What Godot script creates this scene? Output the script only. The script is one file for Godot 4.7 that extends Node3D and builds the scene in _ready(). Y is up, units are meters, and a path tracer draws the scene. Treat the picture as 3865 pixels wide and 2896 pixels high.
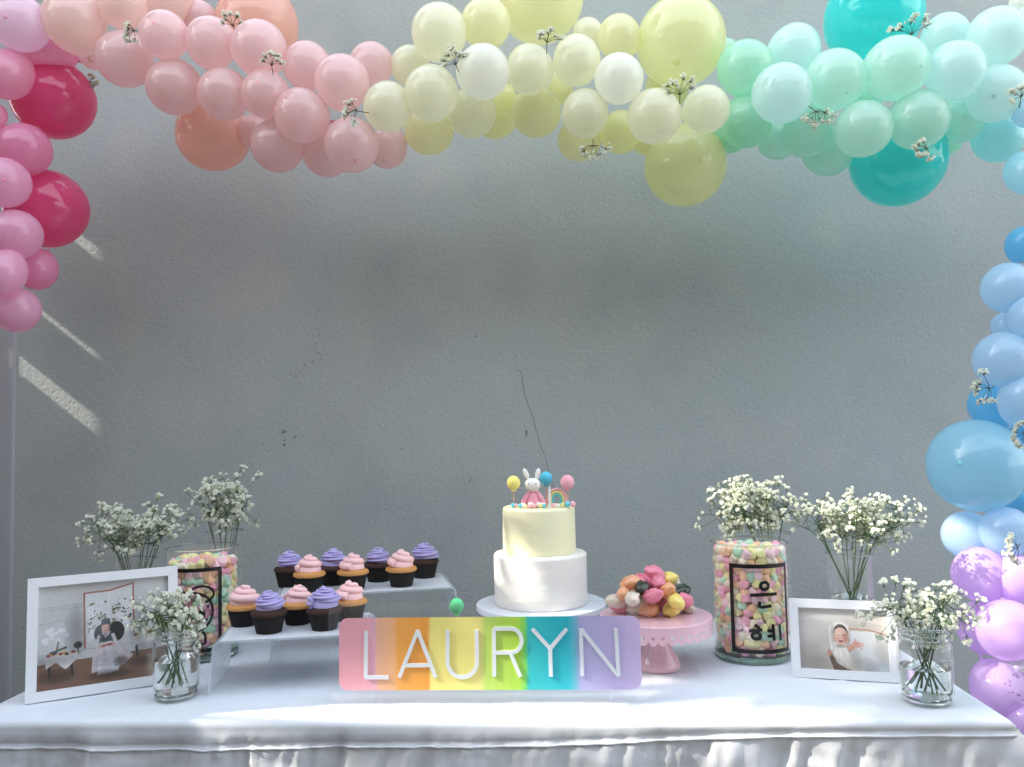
extends Node3D
# A rainbow balloon arch over a white party table against a grey stucco wall in a courtyard.

const TABLE := 0.752
var rng := RandomNumberGenerator.new()
var used := {}
var mats := {}
var shared := {}

# ---------------------------------------------------------------- mesh helper
class MB:
	var v := PackedVector3Array()
	var f := PackedInt32Array()
	var uv := PackedVector2Array()
	func vert(p: Vector3, t := Vector2.ZERO) -> int:
		v.append(p); uv.append(t)
		return v.size() - 1
	func tri(a: int, b: int, c: int) -> void:
		f.append(a); f.append(b); f.append(c)
	func quad(a: int, b: int, c: int, d: int) -> void:
		tri(a, b, c); tri(a, c, d)
	func poly(pts: Array) -> void:      # a flat face of its own, counter-clockwise from outside
		var s := v.size()
		for p in pts: vert(p)
		for i in range(1, pts.size() - 1): tri(s, s + i, s + i + 1)
	func grid(nu: int, nv: int, fn: Callable, wrap := false) -> void:
		var s := v.size()
		var w := nu if wrap else nu + 1
		for j in nv + 1:
			for i in w:
				var a := float(i) / nu
				var b := float(j) / nv
				vert(fn.call(a, b), Vector2(a, b))
		for j in nv:
			for i in nu:
				var i2 := (i + 1) % w
				quad(s + j * w + i, s + j * w + i2, s + (j + 1) * w + i2, s + (j + 1) * w + i)
	func tube(pts: Array, r0: float, r1: float, seg := 6, caps := true) -> void:
		var n := pts.size()
		var s := v.size()
		var t0: Vector3 = (pts[1] - pts[0]).normalized()
		var nrm := t0.cross(Vector3.UP if absf(t0.y) < 0.9 else Vector3.RIGHT).normalized()
		for k in n:
			var t: Vector3 = (pts[mini(k + 1, n - 1)] - pts[maxi(k - 1, 0)]).normalized()
			nrm = (nrm - t * nrm.dot(t)).normalized()
			var b := t.cross(nrm)
			var r := lerpf(r0, r1, float(k) / (n - 1))
			for i in seg:
				var a := TAU * i / seg
				vert(pts[k] + (nrm * cos(a) + b * sin(a)) * r, Vector2(float(i) / seg, float(k) / (n - 1)))
		for k in n - 1:
			for i in seg:
				var i2 := (i + 1) % seg
				quad(s + k * seg + i, s + k * seg + i2, s + (k + 1) * seg + i2, s + (k + 1) * seg + i)
		if caps:
			var a0 := vert(pts[0])
			var a1 := vert(pts[n - 1])
			for i in seg:
				var i2 := (i + 1) % seg
				tri(a0, s + i2, s + i)
				tri(a1, s + (n - 1) * seg + i, s + (n - 1) * seg + i2)
	func lathe(prof: Array, seg := 32, sharp := 38.0) -> void:   # prof: Vector2(radius, height), upwards on the outside
		var n := prof.size()
		for k in n - 1:
			var fresh := k == 0
			if not fresh:
				var d0: Vector2 = (prof[k] - prof[k - 1]).normalized()
				var d1: Vector2 = (prof[k + 1] - prof[k]).normalized()
				fresh = rad_to_deg(absf(d0.angle_to(d1))) > sharp
			if fresh: ring(prof[k], seg, float(k) / (n - 1))
			ring(prof[k + 1], seg, float(k + 1) / (n - 1))
			var b := v.size() - seg
			var a := b - seg
			for i in seg:
				var i2 := (i + 1) % seg
				if prof[k].x > 1e-6: tri(a + i, b + i2, a + i2)
				if prof[k + 1].x > 1e-6: tri(a + i, b + i, b + i2)
	func ring(p: Vector2, seg: int, t: float) -> void:
		for i in seg:
			var a := TAU * i / seg
			vert(Vector3(p.x * cos(a), p.y, p.x * sin(a)), Vector2(float(i) / seg, t))
	func ball(c: Vector3, r: Vector3, nu := 20, nv := 12) -> void:
		grid(nu, nv, func(a: float, b: float): return c + Vector3(sin(PI * b) * cos(-TAU * a), -cos(PI * b), sin(PI * b) * sin(-TAU * a)) * r, true)
	func rbox(c: Vector3, s: Vector3, b: float) -> void:
		var h := s / 2
		var at := func(k: int, sx: int, sy: int, sz: int) -> Vector3:
			var q := h - Vector3(b, b, b)
			q[k] = h[k]
			return c + Vector3(q.x * sx, q.y * sy, q.z * sz)
		var face := func(pts: Array) -> void:
			var m := Vector3.ZERO
			for p in pts: m += p
			if (pts[1] - pts[0]).cross(pts[2] - pts[0]).dot(m / pts.size() - c) < 0: pts.reverse()
			poly(pts)
		for sg in [-1, 1]:
			face.call([at.call(0, sg, -1, -1), at.call(0, sg, 1, -1), at.call(0, sg, 1, 1), at.call(0, sg, -1, 1)])
			face.call([at.call(1, -1, sg, -1), at.call(1, 1, sg, -1), at.call(1, 1, sg, 1), at.call(1, -1, sg, 1)])
			face.call([at.call(2, -1, -1, sg), at.call(2, 1, -1, sg), at.call(2, 1, 1, sg), at.call(2, -1, 1, sg)])
			for s2 in [-1, 1]:
				face.call([at.call(0, sg, s2, -1), at.call(1, sg, s2, -1), at.call(1, sg, s2, 1), at.call(0, sg, s2, 1)])
				face.call([at.call(0, sg, -1, s2), at.call(2, sg, -1, s2), at.call(2, sg, 1, s2), at.call(0, sg, 1, s2)])
				face.call([at.call(1, -1, sg, s2), at.call(2, -1, sg, s2), at.call(2, 1, sg, s2), at.call(1, 1, sg, s2)])
				for s3 in [-1, 1]:
					face.call([at.call(0, sg, s2, s3), at.call(1, sg, s2, s3), at.call(2, sg, s2, s3)])
	func prism(pg: PackedVector2Array, z0: float, z1: float) -> void:  # polygon in x, y pulled from z0 to z1 (> z0)
		if Geometry2D.is_polygon_clockwise(pg): pg.reverse()
		var ix := Geometry2D.triangulate_polygon(pg)
		for z in [z0, z1]:
			var s := v.size()
			for p in pg: vert(Vector3(p.x, p.y, z), p)
			for k in range(0, ix.size(), 3):
				var a := pg[ix[k]]
				var flip: bool = ((pg[ix[k + 1]] - a).cross(pg[ix[k + 2]] - a) < 0) != (z == z0)
				if flip: tri(s + ix[k], s + ix[k + 2], s + ix[k + 1])
				else: tri(s + ix[k], s + ix[k + 1], s + ix[k + 2])
		for i in pg.size():
			var a := pg[i]
			var b := pg[(i + 1) % pg.size()]
			poly([Vector3(a.x, a.y, z0), Vector3(b.x, b.y, z0), Vector3(b.x, b.y, z1), Vector3(a.x, a.y, z1)])
	func move(from: int, x: Transform3D) -> void:
		for i in range(from, v.size()): v[i] = x * v[i]
	func mesh() -> ArrayMesh:
		var n := PackedVector3Array()
		n.resize(v.size())
		var ix := PackedInt32Array()
		ix.resize(f.size())
		for k in range(0, f.size(), 3):
			var a := f[k]
			var b := f[k + 1]
			var c := f[k + 2]
			var q := (v[b] - v[a]).cross(v[c] - v[a])
			n[a] += q; n[b] += q; n[c] += q
			ix[k] = a; ix[k + 1] = c; ix[k + 2] = b
		for i in n.size():
			n[i] = n[i].normalized() if n[i].length_squared() > 1e-24 else Vector3.UP
		var arr := []
		arr.resize(Mesh.ARRAY_MAX)
		arr[Mesh.ARRAY_VERTEX] = v
		arr[Mesh.ARRAY_NORMAL] = n
		arr[Mesh.ARRAY_TEX_UV] = uv
		arr[Mesh.ARRAY_TEX_UV2] = uv
		arr[Mesh.ARRAY_INDEX] = ix
		var m := ArrayMesh.new()
		m.add_surface_from_arrays(Mesh.PRIMITIVE_TRIANGLES, arr)
		return m

# ---------------------------------------------------------------- naming helpers
func numbered(called: String) -> String:
	used[called] = used.get(called, -1) + 1
	return called if used[called] == 0 else "%s_%03d" % [called, used[called]]

func tag(o: Node3D, label: String, category := "", group := "", kind := "") -> Node3D:
	if label: o.set_meta("label", label)
	if category: o.set_meta("category", category)
	if group: o.set_meta("group", group)
	if kind: o.set_meta("kind", kind)
	return o

func thing(called: String, label: String, category: String, at := Vector3.ZERO, turn := 0.0, group := "") -> Node3D:
	var o := Node3D.new()
	o.name = numbered(called)
	o.position = at
	o.rotation.y = turn
	add_child(o, true)
	return tag(o, label, category, group)

func solo(called: String, m: Mesh, mat: Material, label: String, category: String, group := "", kind := "") -> MeshInstance3D:
	var o := MeshInstance3D.new()
	o.name = numbered(called)
	o.mesh = m
	o.material_override = mat
	add_child(o, true)
	tag(o, label, category, group, kind)
	return o

func part(parent: Node3D, called: String, m: Mesh, mat: Material, at := Transform3D.IDENTITY) -> MeshInstance3D:
	var o := MeshInstance3D.new()
	var k := 0
	var nm := called
	while parent.has_node(nm):
		k += 1
		nm = "%s_%03d" % [called, k]
	o.name = nm
	o.mesh = m
	o.material_override = mat
	o.transform = at
	parent.add_child(o, true)
	return o

func many(parent: Node3D, called: String, m: Mesh, mat: Material, xf: Array) -> void:
	if xf.is_empty(): return
	var mm := MultiMesh.new()
	mm.transform_format = MultiMesh.TRANSFORM_3D
	mm.mesh = m
	mm.instance_count = xf.size()
	for i in xf.size(): mm.set_instance_transform(i, xf[i])
	var o := MultiMeshInstance3D.new()
	o.name = called if parent != self else numbered(called)
	o.multimesh = mm
	o.material_override = mat
	o.set_meta("kind", "stuff")
	parent.add_child(o, true)

# ---------------------------------------------------------------- materials
func mat(key: String, c: Color, rough := 0.6, o := {}) -> StandardMaterial3D:
	if mats.has(key): return mats[key]
	var m := StandardMaterial3D.new()
	m.resource_name = key
	m.albedo_color = c
	m.roughness = rough
	for k in o: m.set(k, o[k])
	mats[key] = m
	return m

func rgb(r: float, g: float, b: float, a: float = 1.0) -> Color:
	return Color(r / 255.0, g / 255.0, b / 255.0, a)

func noise_tex(seed_: int, freq: float, size: int, oct: int, ramp: Gradient, type := FastNoiseLite.TYPE_SIMPLEX_SMOOTH) -> NoiseTexture2D:
	var n := FastNoiseLite.new()
	n.seed = seed_
	n.noise_type = type
	n.frequency = freq
	n.fractal_octaves = oct
	var t := NoiseTexture2D.new()
	t.width = size; t.height = size
	t.seamless = true
	t.noise = n
	t.color_ramp = ramp
	return t

func ramp(stops: Array) -> Gradient:
	var g := Gradient.new()
	var off := PackedFloat32Array()
	var col := PackedColorArray()
	for s in stops:
		off.append(s[0])
		col.append(s[1] if s[1] is Color else Color(s[1], s[1], s[1]))
	g.offsets = off
	g.colors = col
	return g

func glass() -> StandardMaterial3D:
	return mat("thin_glass", Color(0.93, 0.98, 0.96, 0.02), 0.02, {"transparency": BaseMaterial3D.TRANSPARENCY_ALPHA})

func solid_glass() -> StandardMaterial3D:
	return mat("solid_glass", Color(0.95, 0.985, 0.97, 0.0), 0.02, {"refraction_enabled": true, "refraction_scale": 0.05})

func water() -> StandardMaterial3D:
	return mat("water", Color(0.97, 0.99, 0.98, 0.0), 0.01, {"refraction_enabled": true, "refraction_scale": 0.033})

func acrylic() -> StandardMaterial3D:
	return mat("clear_acrylic", Color(0.97, 0.98, 1.0, 0.015), 0.03, {"transparency": BaseMaterial3D.TRANSPARENCY_ALPHA})

# ---------------------------------------------------------------- the balloons
var latex := {
	"lilac_pink": rgb(244, 220, 234), "peach_pink": rgb(249, 224, 216), "pale_pink": rgb(250, 223, 222),
	"peach": rgb(250, 209, 193), "mid_pink": rgb(244, 186, 211), "hot_pink": rgb(234, 94, 152), "rose": rgb(239, 168, 202), "candy_pink": rgb(247, 197, 223),
	"cream": rgb(248, 247, 225), "cream_yellow": rgb(246, 244, 207), "yellow": rgb(245, 244, 200), "ivory": rgb(250, 250, 241),
	"pale_mint": rgb(221, 250, 238), "mint": rgb(202, 244, 224), "ice_mint": rgb(230, 251, 247),
	"turquoise": rgb(72, 226, 222), "aqua": rgb(190, 240, 240), "aqua_blue": rgb(198, 239, 249), "light_blue": rgb(205, 236, 250), "sky": rgb(136, 212, 245),
	"powder": rgb(204, 232, 251), "baby_blue": rgb(184, 231, 248), "lilac": rgb(234, 207, 250),
}

func balloon(colour: String, at: Vector3, rx: float, ry: float, axis: Vector3, label: String) -> void:
	if not shared.has("balloon_skin"):
		var b := MB.new()
		b.grid(44, 30, func(a: float, t: float):
			var ph := PI * t                       # 0 at the neck, PI at the crown
			var r := sin(ph) * (1.0 - 0.095 * cos(ph) - 0.02 * cos(2.0 * ph))
			return Vector3(r * cos(-TAU * a), -cos(ph), r * sin(-TAU * a)), true)
		shared.balloon_skin = b.mesh()
		b = MB.new()
		b.lathe([Vector2(0.085, 0.992), Vector2(0.05, 1.003), Vector2(0.03, 1.009), Vector2(0.0, 1.012)], 14)
		shared.balloon_tip = b.mesh()
		b = MB.new()
		b.lathe([Vector2(0.0, -1.2), Vector2(0.09, -1.19), Vector2(0.075, -1.14), Vector2(0.045, -1.09), Vector2(0.06, -1.05), Vector2(0.1, -0.97)], 12)
		shared.balloon_knot = b.mesh()
	var c: Color = latex[colour]
	var sk := mat("latex_" + colour, Color(c, 0.93 if c.s > 0.7 else 0.78), 0.11, {"metallic_specular": 0.55, "transparency": BaseMaterial3D.TRANSPARENCY_ALPHA, "backlight_enabled": true, "backlight": c, "clearcoat_enabled": true, "clearcoat": 0.8, "clearcoat_roughness": 0.04})
	var strong := Color(c.r * 0.98, c.g * c.g * 0.72, c.b * c.b * 0.8) if c.r > c.g * 1.08 else Color(c.r * c.r * 0.72, c.g * 0.86, c.b * 0.84)
	var tp := mat("latex_tip_" + colour, c.lerp(strong, 0.55), 0.3) if axis != Vector3.ZERO else sk
	var flip := 1.0 if rng.randf() < 0.5 else -1.0
	var ax := axis
	var short := minf(rx, ry)
	var long := maxf(rx, ry)
	if ax == Vector3.ZERO:
		if long / short < 1.05:
			ax = Vector3(rng.randf_range(-0.6, 0.6), rng.randf_range(-0.6, 0.6), 1.0)
			long = short * 1.07
		elif rx > ry: ax = Vector3(-signf(at.x) if absf(at.x) > 1.2 else flip, rng.randf_range(-0.3, 0.3), rng.randf_range(0.5, 0.9))
		else: ax = Vector3(rng.randf_range(-0.3, 0.3), signf(at.y - 2.33) if at.y > 1.9 else flip, rng.randf_range(0.5, 0.9))
		long *= 1.01
	else:
		short = (rx + ry) / 2
		long = short * 1.07
	ax = ax.normalized()
	var side := ax.cross(Vector3.FORWARD if absf(ax.z) < 0.9 else Vector3.RIGHT).normalized()
	var o := thing("balloon", label, "balloon", at, 0.0, "balloons of the rainbow garland")
	o.basis = Basis(side * short, ax * long, side.cross(ax) * short)
	part(o, "skin", shared.balloon_skin, sk)
	part(o, "tip", shared.balloon_tip, tp)
	part(o, "knot", shared.balloon_knot, tp)

# ---------------------------------------------------------------- baby's breath
func flower_meshes() -> void:
	if shared.has("flower"): return
	var r := RandomNumberGenerator.new()
	for kind in 2:
		r.seed = 50 + kind
		var b := MB.new()
		for ringi in 3:
			var n: int = [6, 5, 4][ringi]
			for i in n:
				var a := TAU * (i + 0.5 * ringi) / n + r.randf_range(-0.2, 0.2)
				var tilt := deg_to_rad([12.0, 42.0, 72.0][ringi] + r.randf_range(-10, 10))
				var ln: float = [0.0048, 0.0042, 0.0034][ringi] * r.randf_range(0.85, 1.15)
				var d := Vector3(cos(a) * cos(tilt), sin(tilt), sin(a) * cos(tilt))
				var s := Vector3(-sin(a), 0, cos(a)) * ln * 0.42
				var up := Vector3(-cos(a) * sin(tilt), cos(tilt), -sin(a) * sin(tilt)) * ln * 0.3
				var p0 := Vector3(0, 0.0006 * ringi, 0)
				var i0 := b.vert(p0)
				var i1 := b.vert(p0 + d * ln * 0.55 - s + up * 0.5)
				var i2 := b.vert(p0 + d * ln * 0.55 + s + up * 0.5)
				var i3 := b.vert(p0 + d * ln * 1.0 - s * 0.7 + up)
				var i4 := b.vert(p0 + d * ln * 1.0 + s * 0.7 + up)
				var i5 := b.vert(p0 + d * ln * 0.6 - up * 0.2)
				b.tri(i0, i1, i5); b.tri(i0, i5, i2); b.tri(i1, i3, i5); b.tri(i5, i4, i2); b.tri(i5, i3, i4)
		shared["flower" if kind == 0 else "flower_b"] = b.mesh()
	var c := MB.new()
	c.ball(Vector3(0, 0.0008, 0), Vector3(0.0012, 0.0015, 0.0012), 7, 5)
	shared.bud = c.mesh()

func petal_mat() -> StandardMaterial3D:
	return mat("petal", rgb(250, 250, 246), 0.75, {"backlight_enabled": true, "backlight": Color(0.7, 0.72, 0.62)})

func stem_mat() -> StandardMaterial3D:
	return mat("stem_green", rgb(62, 92, 40), 0.6, {"backlight_enabled": true, "backlight": Color(0.2, 0.25, 0.1)})

func xform_to(p: Vector3, d: Vector3, s: float) -> Transform3D:
	var y := d.normalized()
	var x := y.cross(Vector3(0.31, 0.2, 0.93)).normalized()
	return Transform3D(Basis(x, y, x.cross(y)).rotated(y, rng.randf() * TAU).scaled_local(Vector3(s, s, s)), p)

func curve_pts(p: Array, n: int) -> Array:
	var out := []
	for k in p.size() - 1:
		var a: Vector3 = p[maxi(k - 1, 0)]
		var b: Vector3 = p[k]
		var c: Vector3 = p[k + 1]
		var d: Vector3 = p[mini(k + 2, p.size() - 1)]
		for i in n: out.append(b.cubic_interpolate(c, a, d, float(i) / n))
	out.append(p[-1])
	return out

# twigs and blossoms round the end of a branch
func spray(b: MB, fl: Array, buds: Array, from: Vector3, dir: Vector3, ln: float, twigs: int, size: float) -> void:
	for t in twigs:
		var d := (dir.normalized() + Vector3(rng.randfn(), rng.randfn() * 0.8, rng.randfn()) * 0.55).normalized()
		var e := from + d * ln * rng.randf_range(0.5, 1.1)
		b.tube([from, from.lerp(e, 0.5) + Vector3(rng.randfn(), 0, rng.randfn()) * 0.001, e], 0.00045, 0.0003, 3, false)
		if rng.randf() < 0.82: fl.append(xform_to(e, d * 0.6 + Vector3(rng.randfn() * 0.5, 0.35, 0.35), size * rng.randf_range(0.75, 1.2)))
		else: buds.append(xform_to(e, d, size * rng.randf_range(0.7, 1.1)))
		if rng.randf() < 0.4:
			var q := from.lerp(e, 0.6)
			var e2 := q + Vector3(rng.randfn(), rng.randfn(), rng.randfn()).normalized() * ln * 0.45
			b.tube([q, e2], 0.0003, 0.00025, 3, false)
			buds.append(xform_to(e2, e2 - q, size * rng.randf_range(0.6, 1.0)))

func dress(o: Node3D, fl: Array, buds: Array, most: int) -> void:
	flower_meshes()
	fl.sort_custom(func(a, b): return a.origin.z > b.origin.z)
	for i in mini(most, fl.size()):
		part(o, "flower", shared.flower if i % 2 else shared.flower_b, petal_mat(), fl[i])
	many(o, "small_flowers", shared.flower, petal_mat(), fl.slice(most))
	many(o, "buds", shared.bud, mat("bud", rgb(196, 205, 160), 0.7), buds)

func bouquet(label: String, foot: Vector3, rim_y: float, rim_r: float, low_r: float, low_y: float, centre: Vector3, radii: Vector3, stems: int, per: int, size: float) -> void:
	var o := thing("baby_breath_bouquet", label, "flowers", foot, 0.0, "bunches of baby's breath")
	var rim := Vector3(0, rim_y, 0)
	var c := centre - foot
	var tw := MB.new()
	var fl := []
	var buds := []
	for i in stems:
		var a := TAU * (i + rng.randf_range(-0.3, 0.3)) / stems
		var rr := sqrt(rng.randf_range(0.08, 1.0))
		var e := c + Vector3(cos(a) * rr * radii.x, rng.randf_range(-0.25, 0.75) * radii.y * (1.15 - 0.5 * rr), sin(a) * rr * radii.z)
		var out := Vector3(e.x - rim.x, 0, e.z)
		out = out.normalized() * minf(out.length() * 0.6, rim_r)
		var p1 := rim + out + Vector3(0, 0.002, 0)
		var p0 := Vector3(-out.x, 0, -out.z).normalized() * low_r * rng.randf_range(0.2, 0.85) + Vector3(rng.randfn() * 0.006, low_y + rng.randf_range(0, 0.012), rng.randfn() * 0.004)
		p0 = Vector3(clampf(p0.x, -low_r, low_r), p0.y, clampf(p0.z, -low_r, low_r))
		var mid := p1.lerp(e, 0.5) + Vector3(0, 0.012, 0)
		var pts := curve_pts([p0, p1, mid, e], 6)
		var m := MB.new()
		m.tube(pts, 0.0013, 0.0006, 5)
		part(o, "stem", m.mesh(), stem_mat())
		spray(tw, fl, buds, e, e - mid, 0.022, 4, size)
		for k in per:
			var t := rng.randf_range(0.42, 0.98)
			var q: Vector3 = pts[int(t * (pts.size() - 1))]
			if q.y < rim_y + 0.02: continue
			var aim := c + Vector3(rng.randfn() * 0.55 * radii.x, rng.randf_range(-0.9, 1.0) * radii.y, rng.randfn() * 0.55 * radii.z)
			var d := (aim - q).limit_length(rng.randf_range(0.03, 0.06)) + (e - mid).normalized() * 0.012
			var e2 := q + d
			tw.tube(curve_pts([q, q + d * 0.5 + Vector3(0, -0.003, 0), e2], 3), 0.0007, 0.0004, 4, false)
			spray(tw, fl, buds, e2, d, 0.017, 6, size)
	var t2 := part(o, "twigs", tw.mesh(), stem_mat())
	t2.set_meta("kind", "stuff")
	dress(o, fl, buds, 150)

func sprig(at: Vector3, size: float, angle: int, label: String) -> void:
	var o := thing("flower_sprig", label, "flower sprig", at, 0.0, "baby's breath sprigs tucked in the garland")
	var d := Vector3(cos(deg_to_rad(angle)), sin(deg_to_rad(angle)), 0.25)
	var root := -d * size * 0.55
	var tw := MB.new()
	var st := MB.new()
	var fl := []
	var buds := []
	var knee := -d * size * 0.12
	st.tube([root + Vector3(0, 0, -0.02), knee], 0.0011, 0.0009, 5)
	for i in 7:
		var a := deg_to_rad(angle) + lerpf(-1.25, 1.25, i / 6.0) + rng.randf_range(-0.15, 0.15)
		var e := knee + Vector3(cos(a), sin(a), rng.randf_range(-0.1, 0.5)) * size * rng.randf_range(0.3, 0.6)
		tw.tube(curve_pts([knee, knee.lerp(e, 0.5) + Vector3(0, 0.002, 0.003), e], 3), 0.0008, 0.0005, 4, false)
		spray(tw, fl, buds, e, e - knee, size * 0.24, 11, 0.8)
	part(o, "stem", st.mesh(), mat("dry_stem", rgb(78, 66, 40), 0.8))
	part(o, "twigs", tw.mesh(), mat("dry_stem", rgb(78, 66, 40), 0.8)).set_meta("kind", "stuff")
	dress(o, fl, buds, 40)

# ---------------------------------------------------------------- glassware
func vase(label: String, at: Vector3, r: float, h: float, fill: float) -> void:
	var o := thing("glass_vase", label, "vase", at, 0.0, "tall glass cylinder vases")
	var b := MB.new()
	b.lathe([Vector2(r - 0.002, 0.001), Vector2(r, 0.004), Vector2(r, h - 0.002)], 56)
	part(o, "outer_wall", b.mesh(), glass())
	b = MB.new()
	b.lathe([Vector2(r - 0.003, h - 0.002), Vector2(r - 0.003, 0.014)], 56)
	part(o, "inner_wall", b.mesh(), glass())
	b = MB.new()
	b.grid(56, 8, func(a: float, t: float): return Vector3((r - 0.0015 + 0.0016 * cos(TAU * t)) * cos(TAU * a), h - 0.0008 + 0.0016 * sin(TAU * t), -(r - 0.0015 + 0.0016 * cos(TAU * t)) * sin(TAU * a)), true)
	part(o, "rim", b.mesh(), solid_glass())
	b = MB.new()
	b.lathe([Vector2(0, 0.0), Vector2(r - 0.004, 0.0), Vector2(r - 0.001, 0.003), Vector2(r - 0.001, 0.010), Vector2(r - 0.004, 0.012), Vector2(0, 0.0125)], 56)
	part(o, "base", b.mesh(), solid_glass())
	if fill > 0:
		b = MB.new()
		b.lathe([Vector2(0, 0.0135), Vector2(r - 0.0036, 0.0135), Vector2(r - 0.0036, fill), Vector2(0, fill - 0.0005)], 56)
		part(o, "water", b.mesh(), water())

func mason_jar(label: String, at: Vector3, r: float, h: float, fill: float, turn: float) -> void:
	var o := thing("mason_jar", label, "jar", at, turn, "small glass mason jars with flowers")
	var n := r * 0.87
	var prof := [Vector2(r * 0.80, 0.001), Vector2(r * 0.93, 0.005), Vector2(r, 0.016), Vector2(r, h * 0.72), Vector2(r * 0.985, h * 0.76), Vector2(n * 1.0, h * 0.815), Vector2(n, h * 0.83),
		Vector2(n * 1.1, h * 0.845), Vector2(n * 1.1, h * 0.86), Vector2(n, h * 0.872), Vector2(n, h * 0.90), Vector2(n * 1.045, h * 0.912), Vector2(n * 1.045, h * 0.925), Vector2(n, h * 0.94), Vector2(n, h * 0.962), Vector2(n * 1.045, h * 0.972), Vector2(n * 1.03, h * 0.985), Vector2(n * 0.98, h)]
	var b := MB.new()
	b.lathe(prof, 60, 80)
	part(o, "glass", b.mesh(), glass())
	b = MB.new()
	b.lathe([Vector2(n * 0.92, h * 0.995), Vector2(n * 0.92, h * 0.82), Vector2(r * 0.93, h * 0.74), Vector2(r * 0.94, 0.02), Vector2(r * 0.85, 0.011)], 60, 80)
	part(o, "inner_wall", b.mesh(), glass())
	b = MB.new()
	for ring in [[n * 1.0, h * 0.992, 0.0026], [n * 1.06, h * 0.853, 0.0028], [n * 1.02, h * 0.918, 0.002]]:
		b.grid(60, 8, func(a: float, t: float): return Vector3((ring[0] - ring[2] * 0.6 + ring[2] * cos(TAU * t)) * cos(TAU * a), ring[1] + ring[2] * sin(TAU * t) + 0.0015 * sin(TAU * a) * (1.0 if ring[1] < h * 0.95 else 0.0), -(ring[0] - ring[2] * 0.6 + ring[2] * cos(TAU * t)) * sin(TAU * a)), true)
	part(o, "threaded_rim", b.mesh(), solid_glass())
	b = MB.new()
	b.lathe([Vector2(0, 0.002), Vector2(r * 0.72, 0.0), Vector2(r * 0.82, 0.002), Vector2(r * 0.9, 0.006), Vector2(r * 0.86, 0.010), Vector2(r * 0.5, 0.007), Vector2(0, 0.006)], 48, 80)
	part(o, "base", b.mesh(), solid_glass())
	b = MB.new()
	b.lathe([Vector2(0, 0.0115), Vector2(r * 0.84, 0.0118), Vector2(r * 0.925, 0.021), Vector2(r * 0.925, fill), Vector2(0, fill - 0.0004)], 48)
	part(o, "water", b.mesh(), water())
	# embossed volume marks on the side of the glass
	var e := MB.new()
	for k in 5:
		var a0 := 0.35
		var y := h * (0.22 + 0.1 * k)
		var pts := []
		for i in 6:
			var a := a0 + i * 0.035 * (2 if k % 2 == 0 else 1)
			pts.append(Vector3(sin(a) * (r + 0.0003), y, cos(a) * (r + 0.0003)))
		e.tube(pts, 0.0007, 0.0007, 5)
	part(o, "embossed_scale", e.mesh(), solid_glass())

func strip(b: MB, pts: Array, w: float, R: float) -> void:   # a printed stroke bent round a cylinder, (x along the arc, y up)
	var p := []
	for k in pts.size() - 1:
		var n := maxi(1, int(pts[k].distance_to(pts[k + 1]) / 0.004))
		for i in n: p.append(pts[k].lerp(pts[k + 1], float(i) / n))
	p.append(pts[-1])
	var bend := func(q: Vector2) -> Vector3: return Vector3(sin(q.x / R) * R, q.y, cos(q.x / R) * R)
	var s := b.v.size()
	for k in p.size():
		var t: Vector2 = (p[mini(k + 1, p.size() - 1)] - p[maxi(k - 1, 0)]).normalized()
		var nn := Vector2(-t.y, t.x) * w / 2
		b.vert(bend.call(p[k] - nn)); b.vert(bend.call(p[k] + nn))
	for k in p.size() - 1: b.quad(s + 2 * k, s + 2 * k + 2, s + 2 * k + 3, s + 2 * k + 1)

func arc2(c: Vector2, rx: float, ry: float, a0: float, a1: float, n := 20) -> Array:
	var o := []
	for i in n + 1:
		var a := deg_to_rad(lerpf(a0, a1, float(i) / n))
		o.append(c + Vector2(cos(a) * rx, sin(a) * ry))
	return o

func dot(c: Vector2, rx: float, ry: float) -> Array: return arc2(c, rx, ry, 0, 360)

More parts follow.
